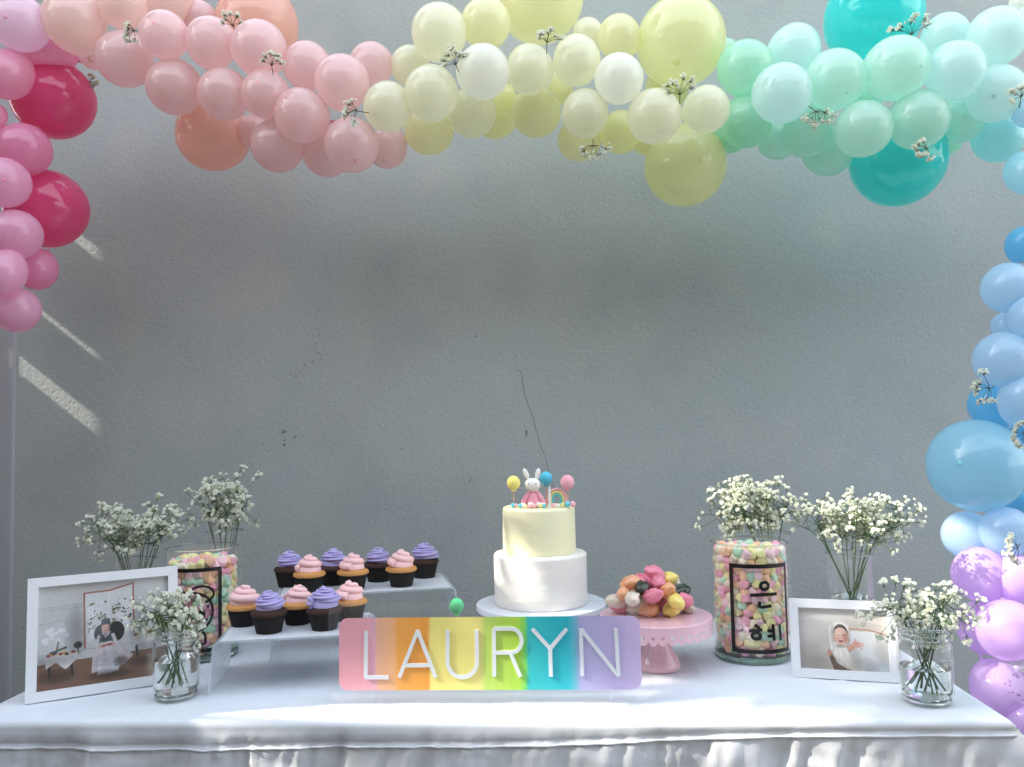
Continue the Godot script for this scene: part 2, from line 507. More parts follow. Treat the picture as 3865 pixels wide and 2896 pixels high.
func candy_jar(label: String, at: Vector3, r: float, h: float, level: float, which: String, turn: float, jarname: String, singles: int) -> void:
	var o := thing("candy_jar", label, "jar", at, turn, "large glass jars of marshmallows")
	var b := MB.new()
	b.lathe([Vector2(r - 0.004, 0.001), Vector2(r, 0.006), Vector2(r, h - 0.002)], 72)
	part(o, "outer_wall", b.mesh(), glass())
	b = MB.new()
	b.lathe([Vector2(r - 0.0035, h - 0.002), Vector2(r - 0.0035, 0.016)], 72)
	part(o, "inner_wall", b.mesh(), glass())
	b = MB.new()
	b.grid(72, 8, func(a: float, t: float): return Vector3((r - 0.0017 + 0.0019 * cos(TAU * t)) * cos(TAU * a), h - 0.001 + 0.0019 * sin(TAU * t), -(r - 0.0017 + 0.0019 * cos(TAU * t)) * sin(TAU * a)), true)
	part(o, "rim", b.mesh(), solid_glass())
	b = MB.new()
	b.lathe([Vector2(0, 0.0), Vector2(r - 0.006, 0.0), Vector2(r - 0.001, 0.005), Vector2(r - 0.001, 0.012), Vector2(r - 0.006, 0.0145), Vector2(0, 0.015)], 72, 80)
	part(o, "base", b.mesh(), mat("thick_glass", Color(0.72, 0.86, 0.80, 0.0), 0.03, {"refraction_enabled": true, "refraction_scale": 0.05}))
	# the print on the glass
	var ink := mat("black_vinyl", rgb(14, 13, 14), 0.35)
	var R := r + 0.0004
	b = MB.new()
	var hw := 0.0625
	var y0 := 0.028
	var y1 := 0.203
	var w := 0.0084
	strip(b, [Vector2(-hw, y0), Vector2(hw, y0)], w, R)
	strip(b, [Vector2(-hw, y1), Vector2(hw, y1)], w, R)
	strip(b, [Vector2(-hw, y0 - w / 2), Vector2(-hw, y1 + w / 2)], w, R + 0.0001)
	strip(b, [Vector2(hw, y0 - w / 2), Vector2(hw, y1 + w / 2)], w, R + 0.0001)
	part(o, "printed_frame", b.mesh(), ink)
	var lines := []
	if which == "name":     # 은 above 혜
		lines = [["printed_letter", [[dot(Vector2(0.006, 0.163), 0.0085, 0.0075), 0.0068], [[Vector2(-0.024, 0.1445), Vector2(0.034, 0.1455)], 0.0068], [[Vector2(-0.006, 0.131), Vector2(-0.005, 0.1195), Vector2(0.02, 0.1215)], 0.0068]]],
			["printed_letter", [[[Vector2(-0.017, 0.0835), Vector2(-0.007, 0.0765)], 0.0068], [[Vector2(-0.029, 0.0705), Vector2(-0.002, 0.0735)], 0.0068], [dot(Vector2(-0.0145, 0.061), 0.0085, 0.0065), 0.0068], [[Vector2(0.021, 0.084), Vector2(0.0235, 0.050)], 0.0068], [[Vector2(0.038, 0.0825), Vector2(0.0395, 0.049)], 0.0068], [[Vector2(0.009, 0.071), Vector2(0.022, 0.0705)], 0.0064], [[Vector2(0.008, 0.0605), Vector2(0.0225, 0.060)], 0.0064]]]]
	else:                   # a koala in outline
		lines = [["printed_outline", [[arc2(Vector2(0.006, 0.112), 0.040, 0.042, 195, -58, 26), 0.0052], [arc2(Vector2(0.006, 0.112), 0.040, 0.042, 215, 302, 14), 0.0052], [arc2(Vector2(0.022, 0.150), 0.026, 0.018, 178, -72, 18), 0.005], [arc2(Vector2(-0.030, 0.146), 0.019, 0.017, 20, 232, 16), 0.005],
			[[Vector2(0.024, 0.070), Vector2(0.031, 0.060), Vector2(0.030, 0.048)], 0.005], [arc2(Vector2(-0.004, 0.052), 0.012, 0.012, 70, -75, 12), 0.005], [arc2(Vector2(0.0, 0.050), 0.034, 0.0115, 200, 350, 14), 0.005], [[Vector2(-0.026, 0.072), Vector2(-0.033, 0.060), Vector2(-0.031, 0.048)], 0.005]]],
			["printed_eye", [[dot(Vector2(0.036, 0.123), 0.0012, 0.0018), 0.0032]]], ["printed_eye", [[dot(Vector2(-0.006, 0.121), 0.0012, 0.0018), 0.0032]]],
			["printed_nose", [[dot(Vector2(0.0235, 0.108), 0.0036, 0.0065), 0.0082]]], ["printed_mouth", [[[Vector2(0.022, 0.098), Vector2(0.028, 0.093), Vector2(0.036, 0.095)], 0.0038]]]]
	for l in lines:
		b = MB.new()
		var lift := 0.0002
		for s in l[1]:
			strip(b, s[0], s[1], R + lift)
			lift += 0.0001
		part(o, l[0], b.mesh(), ink)
	# marshmallows: the ones against the front of the glass one by one, the rest joined
	if not shared.has("mallow0"):
		for k in 3:
			var m := MB.new()
			var rr: float = [0.0098, 0.0092, 0.0104][k]
			var hh: float = [0.0092, 0.0100, 0.0084][k]
			m.lathe([Vector2(0, -hh), Vector2(rr * 0.82, -hh * 0.99), Vector2(rr * 0.95, -hh * 0.9), Vector2(rr, -hh * 0.6), Vector2(rr * 1.02, 0), Vector2(rr, hh * 0.6), Vector2(rr * 0.95, hh * 0.9), Vector2(rr * 0.82, hh * 0.99), Vector2(0, hh)], 12, 70)
			shared["mallow%d" % k] = m.mesh()
	var kinds := {"pink": rgb(240, 168, 190), "peach": rgb(248, 198, 158), "yellow": rgb(240, 233, 166), "mint": rgb(188, 227, 198), "pale pink": rgb(246, 208, 216), "cream": rgb(246, 236, 208)}
	var names := kinds.keys()
	var front := []
	var rest := {}
	for kn in names: rest[kn] = []
	var y := 0.0255
	var layer := 0
	while y < level:
		for ring in [[r - 0.0145, 24], [r - 0.034, 16], [r - 0.053, 9]]:
			if ring[1] < 20 and y > 0.05 and y < level - 0.035: continue
			for i in ring[1]:
				var a: float = TAU * (i + 0.5 * (layer % 2) + rng.randf_range(-0.28, 0.28)) / ring[1]
				var rad: float = ring[0] + rng.randf_range(-0.003, 0.0008)
				var p := Vector3(sin(a) * rad, y + rng.randf_range(-0.004, 0.004) + (rng.randf_range(0.0, 0.006) if y > level - 0.02 else 0.0), cos(a) * rad)
				var bs := Basis.from_euler(Vector3(rng.randf() * TAU, rng.randf() * TAU, rng.randf() * TAU)).scaled_local(Vector3.ONE * rng.randf_range(0.9, 1.08))
				var kn: String = names[rng.randi() % names.size()]
				var top := y > level - 0.02
				if (ring[1] > 20 and p.z > 0.012) or (top and p.z > -0.03): front.append([Transform3D(bs, p), kn])
				else: rest[kn].append(Transform3D(bs, p))
		y += 0.0152
		layer += 1
	front.sort_custom(func(p, q): return p[0].origin.z > q[0].origin.z)
	for i in front.size():
		if i < singles:
			var lp: Vector3 = front[i][0].origin
			var zone: String = ["at the base", "in the lower quarter", "low in the middle", "at mid height", "high in the middle", "in the upper quarter", "at the heaped top"][clampi(int((lp.y - 0.02) / (level - 0.02) * 7.0), 0, 6)]
			var side: String = ["at the left edge", "left", "left of centre", "right of centre", "right", "at the right edge"][clampi(int((lp.x / r + 0.9) / 1.8 * 6.0), 0, 5)]
			var mw := solo("marshmallow", shared["mallow%d" % (i % 3)], mallow_mat(front[i][1], kinds), "%s marshmallow %s, %s, in %s" % [front[i][1], zone, side, jarname], "marshmallow", "marshmallows in " + jarname)
			mw.transform = o.transform * front[i][0]
		else: rest[front[i][1]].append(front[i][0])
	for kn in names:
		many(o, kn.replace(" ", "_") + "_marshmallows", shared.mallow0, mallow_mat(kn, kinds), rest[kn])

func mallow_mat(kn: String, kinds: Dictionary) -> StandardMaterial3D:
	return mat("mallow_" + kn, kinds[kn], 0.85, {"backlight_enabled": true, "backlight": Color(0.35, 0.32, 0.3)})

# ---------------------------------------------------------------- sweets
func swirl(pink: bool) -> ArrayMesh:
	var key := "swirl_pink" if pink else "swirl_lilac"
	if shared.has(key): return shared[key]
	var b := MB.new()
	var turns := 2.45 if pink else 2.3
	var n := 110
	var seg := 14 if pink else 42
	var R0 := 0.0205
	var rad := 0.0128 if pink else 0.0135
	var pts := []
	for k in n + 1:
		var t := float(k) / n
		var a := TAU * turns * t
		var R := R0 * pow(1.0 - t, 0.72)
		pts.append(Vector3(cos(a) * R, 0.006 + (0.031 if pink else 0.029) * pow(t, 0.9), sin(a) * R))
	pts.append(pts[-1] + Vector3(0.001, 0.006, 0.001))
	var s := b.v.size()
	for k in pts.size():
		var t := float(k) / (pts.size() - 1)
		var tan: Vector3 = (pts[mini(k + 1, pts.size() - 1)] - pts[maxi(k - 1, 0)]).normalized()
		var out := Vector3(pts[k].x, 0, pts[k].z).normalized()
		var up := tan.cross(out).normalized()
		if up.y < 0: up = -up
		out = up.cross(tan).normalized()
		if out.dot(Vector3(pts[k].x, 0, pts[k].z)) < 0: out = -out
		var rr := rad * (1.0 - 0.52 * t) * (1.0 if k < pts.size() - 4 else (pts.size() - 1 - k) / 4.0 + 0.02)
		for i in seg:
			var a := TAU * i / seg
			var lobe := 1.0 if pink else 1.0 + 0.24 * cos(7.0 * a + t * 46.0) + 0.03 * sin(k * 0.9)
			if pink: lobe += 0.02 * sin(k * 0.55 + a * 2.0)
			b.vert(pts[k] + (out * cos(a) + up * sin(a) * 0.86) * rr * lobe)
	for k in pts.size() - 1:
		for i in seg:
			var i2 := (i + 1) % seg
			b.quad(s + k * seg + i, s + (k + 1) * seg + i, s + (k + 1) * seg + i2, s + k * seg + i2)
	var c0 := b.vert(pts[0])
	for i in seg: b.tri(c0, s + i, s + (i + 1) % seg)
	b.lathe([Vector2(0.026, -0.002), Vector2(0.025, 0.008), Vector2(0.014, 0.022), Vector2(0.0, 0.034)], 24, 80)
	shared[key] = b.mesh()
	return shared[key]

func cupcake(at: Vector3, pink: bool, label: String) -> void:
	var o := thing("cupcake", label, "cupcake", at, rng.randf() * TAU, "cupcakes on the two acrylic stands")
	if not shared.has("cup_wrapper"):
		var b := MB.new()
		b.grid(144, 6, func(a: float, t: float):
			var r := lerpf(0.0245, 0.0332, t) + 0.0009 * cos(TAU * a * 36.0) * (0.4 + 0.6 * t)
			return Vector3(r * cos(-TAU * a), 0.0405 * t + 0.0006 * cos(TAU * a * 36.0) * t, r * sin(-TAU * a)), true)
		b.lathe([Vector2(0, 0.0005), Vector2(0.0243, 0.0)], 36)
		shared.cup_wrapper = b.mesh()
		var nz := FastNoiseLite.new()
		nz.seed = 4
		for v in 2:
			b = MB.new()
			b.grid(48, 12, func(a: float, t: float):
				var ph := t * PI * 0.5
				var d := Vector3(sin(ph + 0.0) * cos(TAU * a), cos(ph), sin(ph) * sin(TAU * a))
				var bulge := 1.0 + 0.045 * nz.get_noise_3d(d.x * 90, d.y * 90 + 50 * v, d.z * 90)
				return Vector3(d.x * 0.0362 * bulge, 0.0375 + d.y * 0.0150 * bulge + (0.0015 if t > 0.7 and t < 0.95 else 0.0), d.z * 0.0362 * bulge), true)
			b.lathe([Vector2(0.031, 0.0345), Vector2(0.0360, 0.0377)], 48, 80)
			shared["cup_dome%d" % v] = b.mesh()
	part(o, "paper_case", shared.cup_wrapper, mat("black_paper", rgb(22, 19, 19), 0.8))
	var crumb := noise_tex(8, 0.05, 128, 4, null)
	if not shared.has("crumb"): shared.crumb = crumb
	if pink: part(o, "sponge", shared.cup_dome0, mat("golden_sponge", rgb(198, 142, 82), 0.85, {"heightmap_enabled": true, "heightmap_texture": shared.crumb, "heightmap_scale": 0.06, "uv1_triplanar": true, "uv1_scale": Vector3(40, 40, 40)}))
	else: part(o, "sponge", shared.cup_dome1, mat("chocolate_sponge", rgb(58, 34, 28), 0.85, {"heightmap_enabled": true, "heightmap_texture": shared.crumb, "heightmap_scale": 0.08, "uv1_triplanar": true, "uv1_scale": Vector3(40, 40, 40)}))
	var ice := mat("pink_icing", rgb(246, 198, 200), 0.6, {"subsurf_scatter_enabled": true, "subsurf_scatter_strength": 0.15}) if pink else mat("lilac_icing", rgb(176, 167, 217), 0.6, {"subsurf_scatter_enabled": true, "subsurf_scatter_strength": 0.15})
	var sc := rng.randf_range(0.88, 1.04)
	part(o, "icing", swirl(pink), ice, Transform3D(Basis.from_euler(Vector3(rng.randf_range(-0.07, 0.07), 0, rng.randf_range(-0.07, 0.07))).scaled_local(Vector3(sc * 1.03, sc * (0.86 if pink else 0.92), sc * 1.03)), Vector3(0, 0.0490, 0)))
	if not pink: return
	var sp := MB.new()
	sp.ball(Vector3.ZERO, Vector3.ONE * 0.0011, 7, 5)
	if not shared.has("sprinkle"): shared.sprinkle = sp.mesh()
	var xs := []
	for i in 26:
		var a := rng.randf() * TAU
		var t := rng.randf_range(0.35, 0.95)
		var R := 0.029 * pow(1.0 - t, 0.6)
		xs.append(Transform3D(Basis(), Vector3(cos(a) * R, 0.0475 + 0.010 + 0.026 * t, sin(a) * R)))
	many(o, "sprinkles", shared.sprinkle, mat("sprinkle", rgb(250, 232, 232), 0.4), xs)

func rice_cake(colour: String, at: Vector3, label: String) -> void:
	var cols := {"pink": rgb(228, 134, 158), "orange": rgb(232, 168, 124), "yellow": rgb(232, 212, 116), "white": rgb(220, 210, 192), "dark": rgb(34, 44, 32)}
	var nz := FastNoiseLite.new()
	nz.seed = rng.randi() % 1000
	if not shared.has("rice0"):
		for k in 4:
			nz.seed = 20 + k
			var b := MB.new()
			b.grid(30, 18, func(a: float, t: float):
				var d := Vector3(sin(PI * t) * cos(-TAU * a), -cos(PI * t), sin(PI * t) * sin(-TAU * a))
				var ridge := exp(-pow(d.z / 0.16, 2.0)) * maxf(0.0, d.y) 
				var r := 1.0 + 0.19 * nz.get_noise_3d(d.x * 120, d.y * 120, d.z * 120) + 0.12 * nz.get_noise_3d(d.x * 260, d.y * 260, d.z * 260)
				var p := Vector3(d.x * 0.0205, d.y * 0.0140, d.z * 0.0150) * r
				p.y += ridge * 0.0042 * (1.0 + 0.35 * sin(d.x * 19.0 + k * 1.7))
				p.x += signf(d.x) * pow(absf(d.x), 5.0) * 0.003
				return p, true)
			shared["rice%d" % k] = b.mesh()
	var o := solo("rice_cake", shared["rice%d" % (rng.randi() % 4)], mat("rice_" + colour, cols[colour], 0.36, {"subsurf_scatter_enabled": true, "subsurf_scatter_strength": 0.15, "clearcoat_enabled": true, "clearcoat": 0.4, "clearcoat_roughness": 0.15}), label, "rice cake", "rice cakes piled on the pink stand")
	o.transform = Transform3D(Basis.from_euler(Vector3(rng.randf_range(-0.2, 1.0), rng.randf() * TAU, rng.randf_range(-0.7, 0.7))), at)

var pearl_count := {}
func pearl(c: String, at: Vector3, r: float) -> void:
	var col: Color = {"b": rgb(110, 208, 226), "p": rgb(246, 186, 194), "y": rgb(246, 236, 160), "w": rgb(248, 244, 240)}[c]
	var nm: String = {"b": "blue", "p": "pink", "y": "yellow", "w": "white"}[c]
	pearl_count[c] = pearl_count.get(c, 0) + 1
	var b := MB.new()
	b.ball(Vector3.ZERO, Vector3.ONE * r, 18, 12)
	var o := solo("fondant_ball", b.mesh(), mat("fondant_" + nm, col, 0.55), "%s %s fondant ball from the left on top of the cake" % [["first", "second", "third", "fourth", "fifth", "sixth", "seventh"][pearl_count[c] - 1], nm], "cake decoration", "fondant balls on the cake top")
	o.position = at

func pick(label: String, at: Vector3, r: float, foot: Vector3, col: Color, key: String) -> void:
	var o := thing("balloon_pick", label, "cake topper", foot, 0.0, "fondant balloon picks")
	var c := at - foot
	var d := c.normalized()
	var b := MB.new()
	b.ball(c, Vector3(r, r * 1.08, r), 28, 18)
	part(o, "ball", b.mesh(), mat("fondant_pick_" + key, col, 0.6))
	b = MB.new()
	b.lathe([Vector2(r * 0.16, -r * 1.22), Vector2(r * 0.42, -r * 1.24), Vector2(r * 0.30, -r * 1.1), Vector2(r * 0.22, -r * 0.98)], 14, 80)
	b.move(0, Transform3D(Basis(), c))
	part(o, "knot", b.mesh(), mat("fondant_pick_" + key, col, 0.6))
	b = MB.new()
	b.tube([Vector3.ZERO, c - d * r * 1.1], 0.0011, 0.0011, 8)
	part(o, "stick", b.mesh(), mat("pick_stick", rgb(222, 176, 140), 0.5))

# ---------------------------------------------------------------- pictures
class Pic:
	var im: Image
	var w: int
	var h: int
	func _init(ww: int, hh: int, c: Color) -> void:
		w = ww; h = hh
		im = Image.create(w, h, false, Image.FORMAT_RGB8)
		im.fill(c)
	func px(x: int, y: int, c: Color) -> void:
		if x >= 0 and y >= 0 and x < w and y < h: im.set_pixel(x, y, im.get_pixel(x, y).lerp(Color(c, 1.0), c.a))
	func ell(x: float, y: float, rx: float, ry: float, c: Color) -> void:
		for j in range(int(y - ry), int(y + ry) + 2):
			for i in range(int(x - rx), int(x + rx) + 2):
				var q := sqrt(pow((i + 0.5 - x) / rx, 2) + pow((j + 0.5 - y) / ry, 2))
				if q <= 1.0: px(i, j, c)
	func soft(x: float, y: float, rx: float, ry: float, c: Color) -> void:      # a print tone that fades out
		for j in range(int(y - ry), int(y + ry) + 2):
			for i in range(int(x - rx), int(x + rx) + 2):
				var q := sqrt(pow((i + 0.5 - x) / rx, 2) + pow((j + 0.5 - y) / ry, 2))
				if q < 1.0: px(i, j, Color(c, c.a * (1.0 - q * q)))
	func grain(r: RandomNumberGenerator, k: float) -> void:
		for j in h:
			for i in w:
				var g := 1.0 + r.randfn() * k
				var c := im.get_pixel(i, j)
				im.set_pixel(i, j, Color(c.r * g, c.g * g, c.b * g))
	func poly(p: PackedVector2Array, c: Color) -> void:
		var lo := p[0]
		var hi := p[0]
		for q in p:
			lo = lo.min(q); hi = hi.max(q)
		for j in range(int(lo.y), int(hi.y) + 1):
			for i in range(int(lo.x), int(hi.x) + 1):
				if Geometry2D.is_point_in_polygon(Vector2(i + 0.5, j + 0.5), p): px(i, j, c)
	func line(a: Vector2, b: Vector2, t: float, c: Color) -> void:
		var n := (b - a).normalized().orthogonal() * t / 2
		poly(PackedVector2Array([a - n, b - n, b + n, a + n]), c)

func portrait_left() -> Image:      # a baby in festive dress before a flowered folding screen
	var p := Pic.new(420, 310, rgb(196, 196, 196))
	var r := RandomNumberGenerator.new()
	r.seed = 3
	var mould := rgb(150, 154, 156)
	for y in [58, 66]: p.line(Vector2(0, y + 10), Vector2(420, y), 1.6, mould)
	p.line(Vector2(0, 116), Vector2(88, 108), 1.6, mould)
	p.line(Vector2(88, 108), Vector2(88, 200), 1.6, mould)
	p.line(Vector2(322, 78), Vector2(420, 70), 1.6, mould)
	p.line(Vector2(322, 78), Vector2(322, 200), 1.6, mould)
	p.line(Vector2(0, 205), Vector2(420, 198), 1.6, mould)
	p.poly(PackedVector2Array([Vector2(0, 232), Vector2(420, 222), Vector2(420, 310), Vector2(0, 310)]), rgb(124, 92, 76))
	for i in 46: p.line(Vector2(-60 + i * 12, 310), Vector2(20 + i * 9, 228), 1.2, Color(rgb(92, 66, 54), 0.6))
	p.poly(PackedVector2Array([Vector2(142, 34), Vector2(224, 32), Vector2(300, 16), Vector2(302, 160), Vector2(222, 175), Vector2(146, 180)]), rgb(214, 214, 216))
	p.line(Vector2(142, 34), Vector2(224, 32), 4, rgb(156, 82, 66)); p.line(Vector2(224, 32), Vector2(300, 16), 4, rgb(156, 82, 66))
	p.line(Vector2(143, 33), Vector2(147, 200), 5, rgb(156, 82, 66)); p.line(Vector2(300, 16), Vector2(303, 168), 5, rgb(156, 82, 66))
	p.line(Vector2(222, 34), Vector2(221, 170), 5, rgb(226, 226, 228))
	for i in 90:
		var left := i % 2 == 0
		var c := Vector2(r.randf_range(156, 214) if left else r.randf_range(232, 292), r.randf_range(62, 160))
		p.ell(c.x, c.y, r.randf_range(3, 6), r.randf_range(2, 3.5), [rgb(96, 100, 72), rgb(120, 108, 76), rgb(80, 82, 66)][r.randi() % 3])
	for i in 34:
		var left := i % 2 == 0
		var c := Vector2(r.randf_range(162, 208) if left else r.randf_range(238, 288), r.randf_range(68, 158))
		p.ell(c.x, c.y, r.randf_range(7, 11), r.randf_range(7, 10), [rgb(226, 226, 230), rgb(222, 214, 220), rgb(232, 232, 232)][r.randi() % 3])
		p.ell(c.x, c.y, 3, 3, rgb(206, 196, 200))
	for t in [[Vector2(24, 210), 104.0], [Vector2(296, 178), 96.0]]:    # two little tables
		var o: Vector2 = t[0]
		var w: float = t[1]
		for lx in [14, w - 22]: p.line(o + Vector2(lx, 20), o + Vector2(lx + 4, 62), 8, rgb(44, 40, 44))
		p.poly(PackedVector2Array([o + Vector2(0, 4), o + Vector2(w, -4), o + Vector2(w * 0.98, 14), o + Vector2(w * 0.62, 44), o + Vector2(w * 0.34, 20), o + Vector2(6, 36)]), rgb(214, 210, 208))
		for i in 9: p.ell(o.x + 12 + i * w / 11.0, o.y - 2 - (i % 3) * 2, 7, 4, [rgb(140, 60, 50), rgb(190, 140, 70), rgb(60, 56, 60), rgb(210, 190, 170)][i % 4])
	for i in 14: p.ell(r.randf_range(20, 92), r.randf_range(128, 172), r.randf_range(5, 9), r.randf_range(5, 8), rgb(228, 230, 234))
	p.line(Vector2(66, 168), Vector2(60, 205), 4, rgb(50, 54, 50)); p.line(Vector2(40, 202), Vector2(92, 188), 6, rgb(52, 58, 54))
	p.ell(126, 186, 13, 10, rgb(52, 50, 54)); p.line(Vector2(126, 196), Vector2(128, 212), 4, rgb(90, 80, 70))
	p.ell(246, 158, 26, 30, rgb(40, 38, 42)); p.ell(196, 160, 20, 26, rgb(46, 42, 46))   # chair
	p.poly(PackedVector2Array([Vector2(188, 190), Vector2(252, 186), Vector2(300, 236), Vector2(270, 262), Vector2(168, 276), Vector2(172, 216)]), rgb(198, 188, 192))
	p.ell(222, 216, 44, 30, rgb(206, 198, 202))
	p.poly(PackedVector2Array([Vector2(206, 226), Vector2(232, 222), Vector2(252, 252), Vector2(258, 266), Vector2(226, 280), Vector2(186, 282), Vector2(190, 256)]), rgb(214, 214, 218))
	for i in 60:
		var q := Vector2(r.randf_range(192, 254), r.randf_range(232, 278))
		p.ell(q.x, q.y, 4, 3, rgb(226, 226, 230)); p.ell(q.x, q.y + 3, 3, 1, rgb(178, 178, 184))
	p.poly(PackedVector2Array([Vector2(190, 160), Vector2(232, 156), Vector2(242, 186), Vector2(186, 190)]), rgb(72, 84, 90))
	p.line(Vector2(192, 166), Vector2(182, 200), 11, rgb(208, 204, 206)); p.line(Vector2(234, 164), Vector2(246, 194), 11, rgb(208, 204, 206))
	p.line(Vector2(202, 158), Vector2(214, 172), 5, rgb(228, 226, 226)); p.line(Vector2(226, 156), Vector2(210, 174), 5, rgb(228, 226, 226))
	for i in 4: p.ell(200 + i * 9, 190, 5, 5, rgb(224, 214, 210))
	p.ell(196, 200, 6, 6, rgb(206, 160, 148)); p.ell(236, 196, 6, 6, rgb(206, 160, 148)); p.line(Vector2(200, 199), Vector2(232, 195), 6, rgb(150, 62, 60))
	p.ell(212, 143, 17, 18, rgb(60, 62, 70)); p.ell(212, 146, 13.5, 15, rgb(216, 172, 158))
	p.poly(PackedVector2Array([Vector2(199, 118), Vector2(224, 116), Vector2(228, 133), Vector2(197, 136)]), rgb(62, 66, 76))
	p.ell(207, 144, 1.6, 1.2, rgb(50, 36, 34)); p.ell(217, 143, 1.6, 1.2, rgb(50, 36, 34)); p.ell(212, 148, 1.6, 1.2, rgb(196, 146, 134)); p.ell(212, 153, 3.6, 2.2, rgb(150, 70, 66))
	p.ell(204, 150, 2.6, 2, rgb(222, 160, 152)); p.ell(220, 149, 2.6, 2, rgb(222, 160, 152))
	p.soft(224, 148, 7, 16, Color(0.25, 0.15, 0.12, 0.35))
	for i in 26:
		var a0 := Vector2(r.randf_range(188, 252), r.randf_range(192, 200))
		var a1 := Vector2(lerpf(172, 296, (a0.x - 188) / 64.0), r.randf_range(240, 268))
		p.line(a0, a1, r.randf_range(1.5, 4.0), Color([rgb(228, 222, 226), rgb(168, 160, 166)][i % 2], 0.35))
	for q in [[60, 270, 70, 26], [220, 284, 80, 18], [340, 256, 60, 20], [262, 250, 30, 20]]: p.soft(q[0], q[1], q[2], q[3], Color(0.12, 0.08, 0.06, 0.5))
	for q in [[0, 0, 160, 120], [400, 30, 130, 110], [180, 110, 60, 90], [60, 150, 70, 60]]: p.soft(q[0], q[1], q[2], q[3], Color(0.9, 0.91, 0.92, 0.35))
	for q in [[120, 150, 40, 90], [318, 160, 34, 90], [40, 225, 90, 20], [380, 215, 70, 22]]: p.soft(q[0], q[1], q[2], q[3], Color(0.2, 0.2, 0.22, 0.3))
	p.soft(222, 240, 50, 30, Color(0.3, 0.27, 0.3, 0.25)); p.soft(206, 176, 20, 18, Color(0.1, 0.12, 0.14, 0.4))
	p.grain(r, 0.05)
	p.im.resize(210, 155, Image.INTERPOLATE_LANCZOS)
	return p.im

func portrait_right() -> Image:     # a baby in a white bonnet reaching out of a basket
	var p := Pic.new(360, 230, rgb(206, 198, 192))
	p.poly(PackedVector2Array([Vector2(0, 0), Vector2(360, 0), Vector2(360, 60), Vector2(200, 44), Vector2(0, 50)]), rgb(222, 214, 208))
	p.poly(PackedVector2Array([Vector2(210, 84), Vector2(300, 84), Vector2(360, 96), Vector2(360, 230), Vector2(200, 230)]), rgb(226, 226, 228))
	p.line(Vector2(208, 76), Vector2(280, 78), 5, rgb(186, 146, 116)); p.line(Vector2(278, 77), Vector2(360, 96), 5, rgb(176, 134, 106))
	p.ell(318, 236, 66, 52, rgb(214, 218, 222)); p.ell(318, 242, 58, 48, rgb(204, 210, 216))
	p.poly(PackedVector2Array([Vector2(146, 126), Vector2(190, 126), Vector2(206, 170), Vector2(250, 230), Vector2(150, 230), Vector2(140, 172)]), rgb(238, 232, 226))
	p.poly(PackedVector2Array([Vector2(120, 150), Vector2(132, 166), Vector2(156, 204), Vector2(196, 222), Vector2(230, 230), Vector2(140, 230), Vector2(124, 186)]), rgb(96, 76, 62))
	for i in 9: p.line(Vector2(126 + i * 9, 166 + i * 6), Vector2(140 + i * 9, 230), 1.4, rgb(140, 116, 96))
	p.ell(124, 166, 9, 11, rgb(206, 150, 134))
	p.poly(PackedVector2Array([Vector2(126, 70), Vector2(150, 52), Vector2(178, 50), Vector2(204, 66), Vector2(208, 104), Vector2(196, 130), Vector2(150, 136), Vector2(132, 160), Vector2(126, 130)]), rgb(240, 236, 230))
	p.ell(171, 94, 29, 33, rgb(52, 40, 38)); p.ell(171, 104, 29, 31, rgb(234, 190, 172)); p.ell(171, 111, 31, 23, rgb(234, 190, 172))
	p.line(Vector2(156, 100), Vector2(165, 102), 2.4, rgb(60, 42, 38)); p.line(Vector2(178, 102), Vector2(187, 100), 2.4, rgb(60, 42, 38))
	p.ell(156, 113, 8, 6, rgb(240, 172, 158)); p.ell(187, 113, 8, 6, rgb(240, 172, 158))
	p.ell(171, 109, 3.2, 2.2, rgb(218, 160, 144)); p.ell(171, 121, 8, 5.5, rgb(156, 66, 66)); p.ell(171, 118, 5, 1.6, rgb(246, 236, 230)); p.ell(171, 131, 7, 3, rgb(240, 200, 184))
	p.line(Vector2(196, 152), Vector2(222, 138), 22, rgb(226, 172, 154)); p.ell(228, 132, 14, 12, rgb(230, 170, 152))
	for d in [[18, -10], [32, -4], [34, 6], [26, 16], [2, -20]]: p.line(Vector2(228, 132), Vector2(228 + d[0], 132 + d[1]), 5, rgb(224, 150, 134))
	p.line(Vector2(176, 140), Vector2(170, 176), 3, rgb(250, 246, 242)); p.line(Vector2(176, 140), Vector2(188, 168), 3, rgb(250, 246, 242))
	var r := RandomNumberGenerator.new()
	r.seed = 9
	for q in [[300, 150, 90, 60], [90, 60, 120, 70], [180, 20, 160, 50]]: p.soft(q[0], q[1], q[2], q[3], Color(0.97, 0.96, 0.95, 0.4))
	for q in [[110, 214, 110, 50], [262, 210, 60, 40], [350, 150, 60, 70], [40, 190, 80, 70], [222, 190, 34, 60]]: p.soft(q[0], q[1], q[2], q[3], Color(0.42, 0.37, 0.34, 0.3))
	p.soft(192, 108, 14, 34, Color(0.45, 0.22, 0.16, 0.3)); p.soft(160, 96, 16, 14, Color(1.0, 0.9, 0.84, 0.4)); p.soft(170, 140, 30, 9, Color(0.45, 0.36, 0.32, 0.45))
	p.soft(140, 100, 12, 50, Color(0.55, 0.5, 0.47, 0.35)); p.soft(204, 104, 8, 34, Color(0.55, 0.5, 0.47, 0.35))
	for i in 16:
		var a0 := Vector2(r.randf_range(152, 190), r.randf_range(140, 160))
		p.line(a0, a0 + Vector2(r.randf_range(-6, 22), r.randf_range(36, 70)), r.randf_range(1.2, 3.0), Color([rgb(250, 248, 246), rgb(196, 186, 178)][i % 2], 0.4))
	p.grain(r, 0.03)
	p.im.resize(200, 128, Image.INTERPOLATE_LANCZOS)
	return p.im

